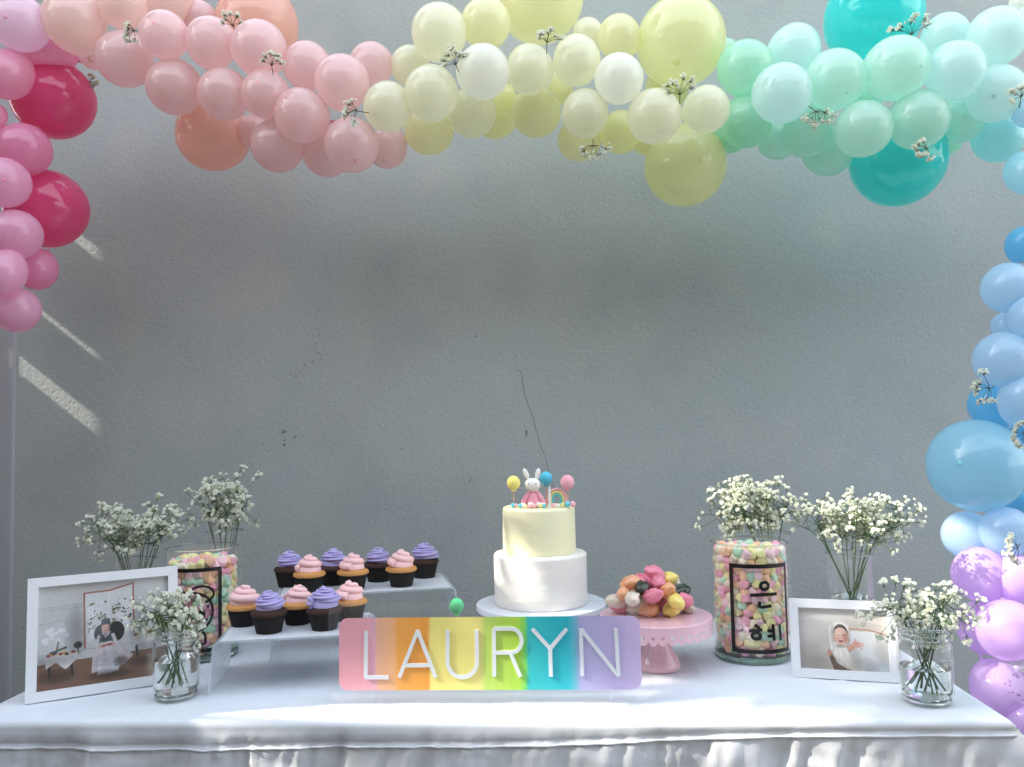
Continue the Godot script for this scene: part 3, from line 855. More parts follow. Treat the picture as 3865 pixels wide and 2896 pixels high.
func photo_frame(label: String, at: Vector3, turn: float, tilt: float, w: float, h: float, rail: float, im: Image) -> void:
	var o := thing("photo_frame", label, "picture frame", at, 0.0, "white photo frames on the table")
	o.basis = Basis(Vector3.UP, turn) * Basis(Vector3.RIGHT, -tilt)
	var white := mat("white_frame", rgb(232, 234, 238), 0.4)
	var x := w / 2
	var q := x - rail
	var d := 0.018
	for pg in [[Vector2(-x, 0), Vector2(x, 0), Vector2(q, rail), Vector2(-q, rail)], [Vector2(-x, h), Vector2(-q, h - rail), Vector2(q, h - rail), Vector2(x, h)], [Vector2(-x, 0), Vector2(-q, rail), Vector2(-q, h - rail), Vector2(-x, h)], [Vector2(x, 0), Vector2(x, h), Vector2(q, h - rail), Vector2(q, rail)]]:
		var b := MB.new()
		b.prism(Geometry2D.offset_polygon(PackedVector2Array(pg), -0.00012)[0], -d, 0)
		part(o, "frame_rail", b.mesh(), white)
	var pm := StandardMaterial3D.new()
	pm.resource_name = "photo_print"
	pm.albedo_texture = ImageTexture.create_from_image(im)
	pm.roughness = 0.35
	var pic := MB.new()
	var g0 := pic.vert(Vector3(-q - 0.002, rail - 0.002, -0.0095), Vector2(0, 1))
	var g1 := pic.vert(Vector3(q + 0.002, rail - 0.002, -0.0095), Vector2(1, 1))
	var g2 := pic.vert(Vector3(q + 0.002, h - rail + 0.002, -0.0095), Vector2(1, 0))
	var g3 := pic.vert(Vector3(-q - 0.002, h - rail + 0.002, -0.0095), Vector2(0, 0))
	pic.quad(g0, g1, g2, g3)
	part(o, "photo", pic.mesh(), pm)
	var gl := MB.new()
	gl.poly([Vector3(-q - 0.001, rail - 0.001, -0.0085), Vector3(q + 0.001, rail - 0.001, -0.0085), Vector3(q + 0.001, h - rail + 0.001, -0.0085), Vector3(-q - 0.001, h - rail + 0.001, -0.0085)])
	part(o, "glazing", gl.mesh(), glass())
	var bk := MB.new()
	bk.rbox(Vector3(0, h / 2, -0.0135), Vector3(w - rail * 1.2, h - rail * 1.2, 0.006), 0.001)
	part(o, "backing_board", bk.mesh(), mat("backing", rgb(120, 96, 72), 0.8))
	var lg := MB.new()
	var fy := sin(tilt) * h * 0.4
	lg.tube([Vector3(0, h * 0.62, -0.018), Vector3(0, 0.012 + fy * 0.2, -0.09)], 0.006, 0.006, 6)
	part(o, "strut", lg.mesh(), mat("backing", rgb(120, 96, 72), 0.8))

# ---------------------------------------------------------------- display stands and the sign
func riser(label: String, at: Vector3, turn: float, w: float, dep: float, h: float) -> void:
	var o := thing("display_riser", label, "display stand", at, turn, "acrylic risers with white tops")
	var path := [Vector2(-w / 2 - 0.010, 0.0)]
	for i in 6:
		var a := deg_to_rad(180 - 18 * i)
		path.append(Vector2(-w / 2 + 0.010, h - 0.0135) + Vector2(cos(a), sin(a)) * 0.012)
	for i in 6:
		var a := deg_to_rad(90 - 18 * i)
		path.append(Vector2(w / 2 - 0.010, h - 0.0135) + Vector2(cos(a), sin(a)) * 0.012)
	path.append(Vector2(w / 2 + 0.010, 0.0))
	var pg := Geometry2D.offset_polyline(PackedVector2Array(path), 0.0015, Geometry2D.JOIN_ROUND, Geometry2D.END_BUTT)[0]
	var b := MB.new()
	b.prism(pg, -dep / 2, dep / 2)
	part(o, "bent_acrylic", b.mesh(), mat("frosted_acrylic", Color(0.9, 0.93, 0.97, 0.32), 0.2, {"transparency": BaseMaterial3D.TRANSPARENCY_ALPHA}))
	b = MB.new()
	b.rbox(Vector3(0, h + 0.0008, 0), Vector3(w - 0.022, 0.0012, dep - 0.003), 0.0004)
	part(o, "white_top", b.mesh(), mat("white_film", rgb(236, 239, 244, 0.66), 0.35, {"transparency": BaseMaterial3D.TRANSPARENCY_ALPHA}))

func stroke(pts: Array, w: float) -> PackedVector2Array:
	return Geometry2D.offset_polyline(PackedVector2Array(pts), w / 2, Geometry2D.JOIN_ROUND, Geometry2D.END_ROUND)[0]

func rounded(x0: float, y0: float, x1: float, y1: float, r: float) -> PackedVector2Array:
	var p := PackedVector2Array()
	for c in [[x1 - r, y1 - r, 0], [x0 + r, y1 - r, 90], [x0 + r, y0 + r, 180], [x1 - r, y0 + r, 270]]:
		for i in 9:
			var a := deg_to_rad(c[2] + i * 11.25)
			p.append(Vector2(c[0] + cos(a) * r, c[1] + sin(a) * r))
	return p

func name_sign() -> void:
	var o := thing("name_sign", "clear acrylic name sign with rainbow painted bands and white letters", "sign", Vector3(0.032, TABLE + 0.001, 0.985))
	o.rotation = Vector3(deg_to_rad(-2.0), 0, 0)
	var b := MB.new()
	b.prism(rounded(-0.300, 0.0, 0.297, 0.181, 0.022), -0.002, 0.002)
	part(o, "clear_panel", b.mesh(), acrylic())
	# six bands of paint, brushed into one another
	var x0 := -0.2805
	var x1 := 0.2765
	var y0 := 0.0235
	var y1 := 0.1545
	var im := Image.create(640, 150, false, Image.FORMAT_RGB8)
	var nz := FastNoiseLite.new()
	nz.seed = 12
	nz.frequency = 0.02
	var stops := [[0.0, rgb(250, 178, 190)], [0.10, rgb(248, 180, 190)], [0.118, rgb(240, 182, 204)], [0.130, rgb(246, 190, 160)], [0.185, rgb(250, 188, 138)], [0.20, rgb(250, 176, 92)], [0.298, rgb(248, 170, 80)], [0.308, rgb(248, 234, 140)], [0.44, rgb(248, 236, 142)], [0.47, rgb(244, 230, 146)], [0.492, rgb(200, 226, 116)], [0.60, rgb(184, 224, 84)], [0.622, rgb(130, 216, 110)], [0.634, rgb(62, 194, 198)], [0.76, rgb(52, 188, 204)], [0.785, rgb(110, 190, 212)], [0.805, rgb(184, 180, 224)], [1.0, rgb(206, 188, 230)]]
	for j in 150:
		for i in 640:
			var t := clampf(i / 639.0 + 0.004 * nz.get_noise_2d(i * 0.3, j * 0.6) + 0.0015 * nz.get_noise_2d(i * 3.0, j * 1.5), 0.0, 1.0)
			var k := 0
			while k < stops.size() - 2 and stops[k + 1][0] < t: k += 1
			var c: Color = stops[k][1].lerp(stops[k + 1][1], clampf((t - stops[k][0]) / (stops[k + 1][0] - stops[k][0]), 0, 1))
			var sv := 1.0 + 0.018 * nz.get_noise_2d(i * 6.0, j * 0.35)
			im.set_pixel(i, j, Color(c.r * sv, c.g * sv, c.b * sv))
	var pm := StandardMaterial3D.new()
	pm.resource_name = "rainbow_paint"
	pm.albedo_texture = ImageTexture.create_from_image(im)
	pm.roughness = 0.45
	pm.backlight_enabled = true
	pm.backlight = Color(0.7, 0.7, 0.7)
	var pt := MB.new()
	var outline := rounded(x0, y0, x1, y1, 0.017)
	for i in outline.size(): pt.vert(Vector3(outline[i].x, outline[i].y, 0.0026))
	var fan := pt.vert(Vector3((x0 + x1) / 2, (y0 + y1) / 2, 0.0026))
	for i in outline.size(): pt.tri(fan, i, (i + 1) % outline.size())
	for i in pt.v.size(): pt.uv[i] = Vector2((pt.v[i].x - x0) / (x1 - x0), 1.0 - (pt.v[i].y - y0) / (y1 - y0))
	part(o, "rainbow_panel", pt.mesh(), pm)
	# letters, each cut from thin white acrylic; coordinates from the picture of the sign, 1 unit = 1 m
	var K := 0.0002815
	var at := func(x: float, y: float) -> Vector2: return Vector2((x - 1105) * K, 0.1545 - (y - 148) * K)
	var bowl := []
	for i in 15:
		var a := deg_to_rad(90 - 180.0 * i / 14)
		bowl.append(at.call(1248 + cos(a) * 70, 299 - sin(a) * 76))
	var ub := []
	for i in 17:
		var a := deg_to_rad(180 + 180.0 * i / 16)
		ub.append(at.call(926 + cos(a) * 97, 432 - sin(a) * 98))
	var letters := [
		[[at.call(292, 232), at.call(288, 528), at.call(440, 529)]],
		[[at.call(510, 530), at.call(634, 232), at.call(750, 530)], [at.call(552, 453), at.call(722, 453)]],
		[[at.call(832, 230)] + ub + [at.call(1023, 230)]],
		[[at.call(1135, 526), at.call(1137, 224)], [at.call(1137, 223)] + bowl + [at.call(1137, 375)], [at.call(1242, 378), at.call(1305, 528)]],
		[[at.call(1388, 226), at.call(1502, 352), at.call(1613, 226)], [at.call(1502, 352), at.call(1503, 528)]],
		[[at.call(1706, 526), at.call(1704, 226)], [at.call(1704, 228), at.call(1939, 526)], [at.call(1939, 526), at.call(1930, 226)]]]
	for l in letters:
		b = MB.new()
		var z := 0.0056
		for s in l:
			b.prism(stroke(s, 24 * K), 0.0028, z)
			z += 0.00025
		part(o, "letter", b.mesh(), mat("letter_white", rgb(220, 225, 231), 0.35))
	for x in [-0.216, 0.219]:
		b = MB.new()
		b.prism(PackedVector2Array([Vector2(-0.03, 0), Vector2(0.03, 0), Vector2(0.026, 0.012), Vector2(0.006, 0.03), Vector2(-0.006, 0.03), Vector2(-0.026, 0.012)]), -0.0015, 0.0015)
		b.move(0, Transform3D(Basis(Vector3.UP, PI / 2), Vector3(x, -0.001, 0)))
		part(o, "foot", b.mesh(), acrylic())

func heart_cell(b: MB, a0: float, w: float, R: float, top: float, drop: float) -> void:   # a scallop with a heart cut out, bent round a cylinder
	var bend := func(q: Vector2) -> Vector3: return Vector3(sin((q.x + a0) / R) * R, q.y, cos((q.x + a0) / R) * R)
	var c := Vector2(0, top - drop * 0.58)
	var inner := []
	var outer := []
	for i in 26:
		var t := TAU * i / 26
		var hx := 16.0 * pow(sin(t), 3)
		var hy := 13.0 * cos(t) - 5.0 * cos(2 * t) - 2.0 * cos(3 * t) - cos(4 * t)
		var d := Vector2(hx, hy)
		inner.append(c + d * w * 0.0135)
		var dir := d.normalized() if i != 13 else Vector2(0, -1)
		if i == 0: dir = Vector2(0, 1)
		# the border of the cell in this direction: straight sides and top, a round lower edge
		var best := 1e9
		if dir.y > 0: best = minf(best, (top - c.y) / dir.y)
		if absf(dir.x) > 1e-6: best = minf(best, w / 2 / absf(dir.x))
		if dir.y < 0:
			var cc := Vector2(0, top - drop + w / 2)
			var o := c - cc
			var bq := o.dot(dir)
			var dd := bq * bq - (o.length_squared() - w * w / 4)
			if dd > 0 and (c + dir * best).y < cc.y: best = minf(best, -bq + sqrt(dd))
		outer.append(c + dir * best)
	# the two upper corners belong to the cell as well
	var s := b.v.size()
	for i in 26:
		b.vert(bend.call(inner[i])); b.vert(bend.call(outer[i]))
	for i in 26:
		var n := (i + 1) % 26
		b.quad(s + 2 * i, s + 2 * n, s + 2 * n + 1, s + 2 * i + 1)
	for sg in [-1, 1]:
		var best_i := -1
		var e0 := s
		for i in 26:   # fill the corner between the last point on the side and the first on the top
			var n := (i + 1) % 26
			var p: Vector2 = outer[i]
			var q: Vector2 = outer[n]
			var on_top_p := absf(p.y - top) < 1e-5
			var on_top_q := absf(q.y - top) < 1e-5
			if on_top_p != on_top_q and signf(p.x + q.x) == sg:
				best_i = i
				e0 = b.vert(bend.call(Vector2(sg * w / 2, top)))
				b.tri(s + 2 * i + 1, s + 2 * n + 1, e0)

func dessert_stand() -> void:
	var o := thing("cake_stand", "pink metal cake stand with a scalloped rim of cut out hearts", "cake stand", Vector3(0.362, TABLE, 0.763))
	var pink := mat("pink_enamel", rgb(229, 187, 198), 0.28, {"clearcoat_enabled": true, "clearcoat": 0.5, "clearcoat_roughness": 0.1})
	var R := 0.116
	var b := MB.new()
	b.lathe([Vector2(0.02, 0.101), Vector2(R - 0.003, 0.103), Vector2(R, 0.105), Vector2(R - 0.0005, 0.1075), Vector2(R - 0.003, 0.1085), Vector2(0, 0.1085)], 96, 60)
	part(o, "plate", b.mesh(), pink)
	b = MB.new()
	var n := 38
	for i in n: heart_cell(b, TAU * R * i / n, TAU * R / n, R, 0.1065, 0.034)
	part(o, "scalloped_rim", b.mesh(), pink)
	b = MB.new()
	b.lathe([Vector2(0, 0.0), Vector2(0.047, 0.0), Vector2(0.049, 0.004), Vector2(0.047, 0.012), Vector2(0.046, 0.014), Vector2(0.044, 0.02), Vector2(0.035, 0.034), Vector2(0.027, 0.055), Vector2(0.0225, 0.08), Vector2(0.024, 0.1), Vector2(0.03, 0.103)], 48, 50)
	part(o, "pedestal", b.mesh(), pink)

func the_cake() -> void:
	var C := Vector3(0.119, 0, 0.592)
	var st := thing("cake_pedestal", "white pedestal under the cake board, behind the name sign", "cake stand", Vector3(C.x, TABLE, C.z))
	var white := mat("white_ceramic", rgb(232, 234, 238), 0.35)
	var b := MB.new()
	b.lathe([Vector2(0, 0), Vector2(0.062, 0), Vector2(0.063, 0.004), Vector2(0.05, 0.012), Vector2(0.03, 0.03), Vector2(0.026, 0.06), Vector2(0.04, 0.075), Vector2(0.07, 0.082), Vector2(0.07, 0.085), Vector2(0, 0.086)], 48, 50)
	part(st, "foot", b.mesh(), white)
	b = MB.new()
	b.lathe([Vector2(0, 0.0005), Vector2(0.149, 0.0), Vector2(0.15, 0.001), Vector2(0.15, 0.0115), Vector2(0.149, 0.0125), Vector2(0, 0.0125)], 96, 40)
	var bd := solo("cake_board", b.mesh(), mat("board_white", rgb(226, 230, 238), 0.4), "round white drum board under the two tier cake", "cake board")
	bd.position = Vector3(C.x, TABLE + 0.0865, C.z)
	var y := TABLE + 0.0995
	var o := thing("birthday_cake", "two tier birthday cake, pale yellow tier on a white tier", "cake", Vector3(C.x, y, C.z))
	var nz := FastNoiseLite.new()
	nz.frequency = 1.0
	nz.seed = 31
	var tier := func(r: float, y0: float, h: float, lean: float) -> ArrayMesh:
		var m := MB.new()
		var prof := [Vector2(r - 0.002, 0), Vector2(r, 0.003)]
		for i in 9: prof.append(Vector2(r * (1.0 - 0.0 * i), 0.003 + (h - 0.010) * (i + 1) / 9.0))
		for i in 6:
			var a := deg_to_rad(15.0 * (i + 1))
			prof.append(Vector2(r - 0.007 + 0.007 * cos(a), h - 0.007 + 0.007 * sin(a)))
		prof.append(Vector2(r * 0.6, h + 0.0005)); prof.append(Vector2(0, h + 0.0005))
		m.lathe(prof, 120, 60)
		for i in m.v.size():
			var p := m.v[i]
			var rr := Vector2(p.x, p.z).length()
			if rr > 0.01:
				var k := 1.0 + 0.006 * nz.get_noise_3d(p.x * 14, p.y * 14, p.z * 14) + 0.002 * nz.get_noise_3d(p.x * 60, p.y * 90, p.z * 60) - 0.012 * p.y / h * lean
				m.v[i] = Vector3(p.x * k, p.y + 0.0008 * nz.get_noise_2d(p.x * 60, p.z * 60) * (1.0 if p.y > h * 0.5 else 0.0), p.z * k)
		m.move(0, Transform3D(Basis(), Vector3(0, y0, 0)))
		return m.mesh()
	var smear := noise_tex(77, 0.008, 256, 4, null)
	var ic := {"subsurf_scatter_enabled": true, "subsurf_scatter_strength": 0.12, "heightmap_enabled": true, "heightmap_texture": smear, "heightmap_scale": 0.09, "uv1_triplanar": true, "uv1_scale": Vector3(3, 9, 3)}
	part(o, "lower_tier", tier.call(0.1075, 0.0, 0.116, 0.0), mat("white_icing", rgb(238, 234, 228), 0.5, ic))
	part(o, "upper_tier", tier.call(0.0850, 0.1165, 0.1045, 1.0), mat("yellow_icing", rgb(246, 241, 202), 0.5, ic), Transform3D(Basis(), Vector3(-0.001, 0, 0)))
	var T2 := y + 0.2215
	# the bunny
	var bunny := thing("bunny_figure", "white fondant bunny in a pink dress sitting on the cake", "cake topper", Vector3(0.107, T2, 0.618))
	var w := mat("fondant_white", rgb(244, 241, 238), 0.6)
	var dp := mat("fondant_dress", rgb(238, 160, 176), 0.6)
	b = MB.new()
	b.lathe([Vector2(0, 0.002), Vector2(0.0165, 0.0), Vector2(0.0185, 0.006), Vector2(0.0165, 0.016), Vector2(0.0115, 0.028), Vector2(0.007, 0.037), Vector2(0, 0.038)], 28, 80)
	part(bunny, "dress", b.mesh(), dp)
	b = MB.new()
	b.ball(Vector3(-0.001, 0.0515, 0.002), Vector3(0.0183, 0.0152, 0.0155), 28, 18)
	part(bunny, "head", b.mesh(), w)
	for s in [-1, 1]:
		b = MB.new()
		b.ball(Vector3.ZERO, Vector3(0.0058, 0.0135, 0.0042), 18, 14)
		b.move(0, Transform3D(Basis(Vector3(0, 0, 1), 0.42 if s < 0 else -0.22), Vector3(-0.0155 if s < 0 else 0.0115, 0.0765 if s < 0 else 0.0755, 0)))
		part(bunny, "ear", b.mesh(), w)
		b = MB.new()
		b.tube([Vector3(s * 0.009, 0.033, 0.002), Vector3(s * 0.0175, 0.022, 0.006), Vector3(s * 0.0215, 0.012, 0.009)], 0.0055, 0.0068, 12)
		b.ball(Vector3(s * 0.0215, 0.012, 0.009), Vector3.ONE * 0.0068, 12, 8)
		part(bunny, "sleeve", b.mesh(), dp)
		b = MB.new()
		b.ball(Vector3(s * 0.0225, 0.0062, 0.0125), Vector3(0.0065, 0.0055, 0.0065), 14, 9)
		part(bunny, "paw", b.mesh(), w)
		b = MB.new()
		b.ball(Vector3(s * 0.0095 + 0.004, 0.0068, 0.022), Vector3(0.0072, 0.0068, 0.008), 16, 10)
		part(bunny, "foot", b.mesh(), w)
		b = MB.new()
		b.ball(Vector3(s * 0.0080 - 0.001, 0.0535, 0.0157), Vector3(0.0014, 0.0018, 0.001), 10, 6)
		part(bunny, "eye", b.mesh(), mat("fondant_eye", rgb(40, 32, 32), 0.4))
		b = MB.new()
		b.ball(Vector3(s * 0.0098 - 0.001, 0.0480, 0.0145), Vector3(0.0028, 0.0018, 0.0012), 10, 6)
		part(bunny, "cheek", b.mesh(), mat("fondant_cheek", rgb(248, 206, 208), 0.7))
	b = MB.new()
	b.ball(Vector3(-0.001, 0.0492, 0.0172), Vector3(0.0020, 0.0013, 0.001), 10, 6)
	part(bunny, "nose", b.mesh(), mat("fondant_nose", rgb(244, 176, 180), 0.6))
	b = MB.new()
	for i in 9:
		var a := TAU * i / 9
		b.ball(Vector3(sin(a) * 0.0085, 0.0375, cos(a) * 0.0085), Vector3(0.0038, 0.0022, 0.0038), 10, 6)
	part(bunny, "collar", b.mesh(), mat("fondant_collar", rgb(248, 226, 224), 0.6))
	# the rainbow
	var rb := thing("rainbow_topper", "small pink, yellow and blue fondant rainbow beside the bunny", "cake topper", Vector3(0.1615, T2, 0.610))
	var cols := [rgb(244, 178, 190), rgb(246, 232, 150), rgb(110, 204, 206)]
	for i in 3:
		b = MB.new()
		var r: float = 0.0205 - 0.0056 * i
		var pts := [Vector3(-r, 0, 0)]
		for k in 19:
			var a := PI - PI * k / 18
			pts.append(Vector3(cos(a) * r, 0.017 + sin(a) * r * 1.12, 0))
		pts.append(Vector3(r, 0, 0))
		b.tube(pts, 0.0030, 0.0030, 12)
		part(rb, "pink_arch" if i == 0 else "yellow_arch" if i == 1 else "blue_arch", b.mesh(), mat("fondant_arch%d" % i, cols[i], 0.6))
	# the candle
	var cd := thing("number_candle", "white candle in the shape of a number one in front of the rainbow", "candle", Vector3(0.1452, T2, 0.655))
	b = MB.new()
	b.prism(PackedVector2Array([Vector2(-0.0028, 0), Vector2(0.0030, 0), Vector2(0.0024, 0.047), Vector2(0.0012, 0.0495), Vector2(-0.0026, 0.0455)]), -0.0018, 0.0018)
	part(cd, "wax", b.mesh(), mat("candle_wax", rgb(248, 242, 240), 0.4, {"subsurf_scatter_enabled": true, "subsurf_scatter_strength": 0.3}))
	b = MB.new()
	b.tube([Vector3(0.0004, 0.048, 0), Vector3(0.0006, 0.0535, 0)], 0.0004, 0.0004, 5)
	part(cd, "wick", b.mesh(), mat("wick", rgb(230, 225, 215), 0.8))
	pick("yellow fondant balloon on a stick left of the bunny", Vector3(0.0630, 1.130, 0.630), 0.0152, Vector3(0.0625, T2 - 0.012, 0.630), rgb(246, 232, 128), "yellow")
	pick("blue fondant balloon on a stick right of the bunny's ear", Vector3(0.137, 1.137, 0.597), 0.0146, Vector3(0.1365, T2 - 0.012, 0.597), rgb(84, 196, 226), "blue")
	pick("pink fondant balloon on a stick above the rainbow's right foot", Vector3(0.186, 1.129, 0.622), 0.0158, Vector3(0.1875, T2 - 0.012, 0.622), rgb(246, 176, 192), "pink")
	pick("green fondant balloon on a stick behind the name sign", Vector3(-0.030, 0.9245, 0.964), 0.0134, Vector3(-0.031, TABLE + 0.05, 0.976), rgb(96, 214, 142), "green")
	pearl("b", Vector3(0.061, 1.079, 0.628), 0.0055)
	pearl("p", Vector3(0.067, 1.078, 0.628), 0.0050)
	pearl("b", Vector3(0.078, 1.079, 0.648), 0.0055)
	pearl("y", Vector3(0.077, 1.078, 0.648), 0.0047)
	pearl("y", Vector3(0.090, 1.078, 0.648), 0.0044)
	pearl("p", Vector3(0.099, 1.078, 0.648), 0.0050)
	pearl("p", Vector3(0.110, 1.079, 0.648), 0.0055)
	pearl("y", Vector3(0.125, 1.079, 0.648), 0.0052)
	pearl("b", Vector3(0.132, 1.078, 0.648), 0.0050)
	pearl("p", Vector3(0.153, 1.078, 0.636), 0.0050)
	pearl("y", Vector3(0.174, 1.078, 0.636), 0.0050)
	pearl("b", Vector3(0.185, 1.080, 0.636), 0.0069)
	pearl("p", Vector3(0.197, 1.080, 0.636), 0.0069)
	pearl("w", Vector3(0.085, 1.079, 0.648), 0.0055)
	pearl("y", Vector3(0.143, 1.077, 0.636), 0.0039)
	pearl("w", Vector3(0.164, 1.077, 0.636), 0.0039)

# ---------------------------------------------------------------- table and cloth
func table_and_cloth() -> void:
	var t := thing("folding_table", "folding table under the white tablecloth", "table", Vector3(0, 0, 0.70))
	var grey := mat("table_plastic", rgb(200, 200, 196), 0.6)
	var b := MB.new()
	b.rbox(Vector3(0, TABLE - 0.024, 0), Vector3(1.80, 0.04, 0.70), 0.006)
	part(t, "table_top", b.mesh(), grey)
	for sx in [-1, 1]:
		for sz in [-1, 1]:
			b = MB.new()
			b.tube([Vector3(sx * 0.72, 0, sz * 0.28), Vector3(sx * 0.72, TABLE - 0.044, sz * 0.28)], 0.014, 0.014, 10)
			part(t, "leg", b.mesh(), mat("steel", rgb(120, 122, 125), 0.4, {"metallic": 0.8}))
	var hx := 0.915
	var z0 := 0.33
	var z1 := 1.073
	var r := 0.013
	var D := 0.50
	var nz := FastNoiseLite.new()
	nz.seed = 5
	nz.frequency = 1.0
	nz.fractal_type = FastNoiseLite.FRACTAL_NONE
	var over := func(s: float) -> Vector2:     # (outwards, downwards) for a length s past the start of the rounded edge
		if s <= 0: return Vector2.ZERO
		if s < r * PI / 2: return Vector2(r * sin(s / r), r * (1.0 - cos(s / r)))
		return Vector2(r, r + s - r * PI / 2)
	var seam_at := func(x: float) -> float:
		return lerpf(0.049, 0.024, smoothstep(-0.40, 0.9, x)) + 0.0018 * sin(x * 9.0 + 0.5)
	var cloth_pt := func(a: float, bb: float) -> Vector3:
		var sx := signf(a)
		var ox: Vector2 = over.call(absf(a) - (hx - r))
		var front := bb > (z0 + z1) / 2
		var oz: Vector2 = over.call((bb - (z1 - r)) if front else ((z0 + r) - bb))
		var px := sx * (minf(absf(a), hx - r) + ox.x)
		var pz: float = (minf(bb, z1 - r) + oz.x) if front else (maxf(bb, z0 + r) - oz.x)
		var dn := maxf(ox.y, oz.y)
		var both := minf(maxf(0.0, ox.y - 0.006), maxf(0.0, oz.y - 0.006))
		px += sx * both * 0.55
		pz += (1.0 if front else -1.0) * both * 0.55
		var y := TABLE - dn
		if dn < 0.001:
			y += 0.0010 * (0.3 - absf(nz.get_noise_2d(px * 7.0 + pz * 3.0, pz * 6.0))) + 0.0012 * nz.get_noise_2d(px * 5.0, pz * 9.0) + 0.0005 * nz.get_noise_2d(px * 22.0, pz * 22.0) - 0.0006 + 0.0014 * nz.get_noise_2d(px * 24.0, pz * 8.0) * smoothstep(0.99, 1.06, pz)
			for cx in [-0.62, -0.36, 0.06, 0.26, 0.44, 0.70]: y += 0.0014 * exp(-pow((px - cx - 0.05 * (pz - 0.7)) / 0.005, 2.0))
		elif oz.y > 0.0 and front:
			var k := smoothstep(0.004, 0.06, oz.y)
			var fold := 1.5 * nz.get_noise_2d(px * 6.5, 1.0) + 1.1 * (0.35 - absf(nz.get_noise_2d(px * 12.0 + oz.y * 2.5, 5.0)) * 1.6) + 0.5 * (0.3 - absf(nz.get_noise_2d(px * 27.0 + oz.y * 5.0, 9.0 + oz.y * 4.0)) * 1.5)
			pz += k * (0.0036 + 0.045 * oz.y) * fold
			var sd: float = oz.y - seam_at.call(px)
			pz += 0.0012 * exp(-pow((sd + 0.022) / 0.009, 2.0)) - 0.0020 * exp(-pow((sd + 0.007) / 0.004, 2.0)) * (0.6 + 0.8 * absf(nz.get_noise_2d(px * 7.0, 9.0)))
			pz += 0.0010 * nz.get_noise_2d(px * 16.0, oz.y * 30.0) * k
			for cx in [-0.38, -0.05, 0.14, 0.42, 0.66]: pz += k * 0.0036 * exp(-pow((px - cx) / 0.006, 2.0))
		elif ox.y > 0.0:
			px += sx * smoothstep(0.0, 0.08, ox.y) * (0.004 + 0.05 * ox.y) * sin(pz * 26.0 + sx)
		return Vector3(px, y, pz)
	var o := thing("tablecloth", "white cotton cloth over the long party table, hanging down in front", "tablecloth")
	# a grid that is finer at the front edge
	var bs := []
	var q := z0 - D
	while q < z1 + D:
		bs.append(q)
		q += 0.0022 if q > z1 - 0.05 and q < z1 + 0.10 else 0.02 if q < z0 - 0.03 or q > z1 + 0.10 else 0.008 if q < z0 + 0.03 else 0.014
	b = MB.new()
	b.grid(420, bs.size() - 1, func(u: float, v: float): return cloth_pt.call(lerpf(-hx - D, hx + D, u), bs[int(round(v * (bs.size() - 1)))]))
	for i in b.v.size(): b.uv[i] = Vector2(b.v[i].x, b.v[i].z - b.v[i].y)
	for i in range(0, b.f.size(), 3):
		var tmp := b.f[i + 1]
		b.f[i + 1] = b.f[i + 2]
		b.f[i + 2] = tmp
	var weave := noise_tex(6, 0.12, 256, 3, null)
	var cloth := mat("white_cotton", rgb(214, 218, 225), 0.85, {"heightmap_enabled": true, "heightmap_texture": weave, "heightmap_scale": 0.03, "uv1_scale": Vector3(12, 12, 12), "backlight_enabled": true, "backlight": Color(0.12, 0.12, 0.12)})
	part(o, "cloth", b.mesh(), cloth)
	b = MB.new()
	var pts := []
	for i in 200:
		var x := lerpf(-0.93, 0.93, i / 199.0)
		var dd: float = seam_at.call(x)
		# arc length whose drop is dd
		var p: Vector3 = cloth_pt.call(clampf(x, -hx + r, hx - r), z1 - r + r * PI / 2 + dd - r if dd > r else z1 - r + r * acos(1.0 - dd / r))
		pts.append(Vector3(x, p.y, p.z + 0.0008))
	b.tube(pts, 0.0021, 0.0021, 8)
	part(o, "seam", b.mesh(), cloth)

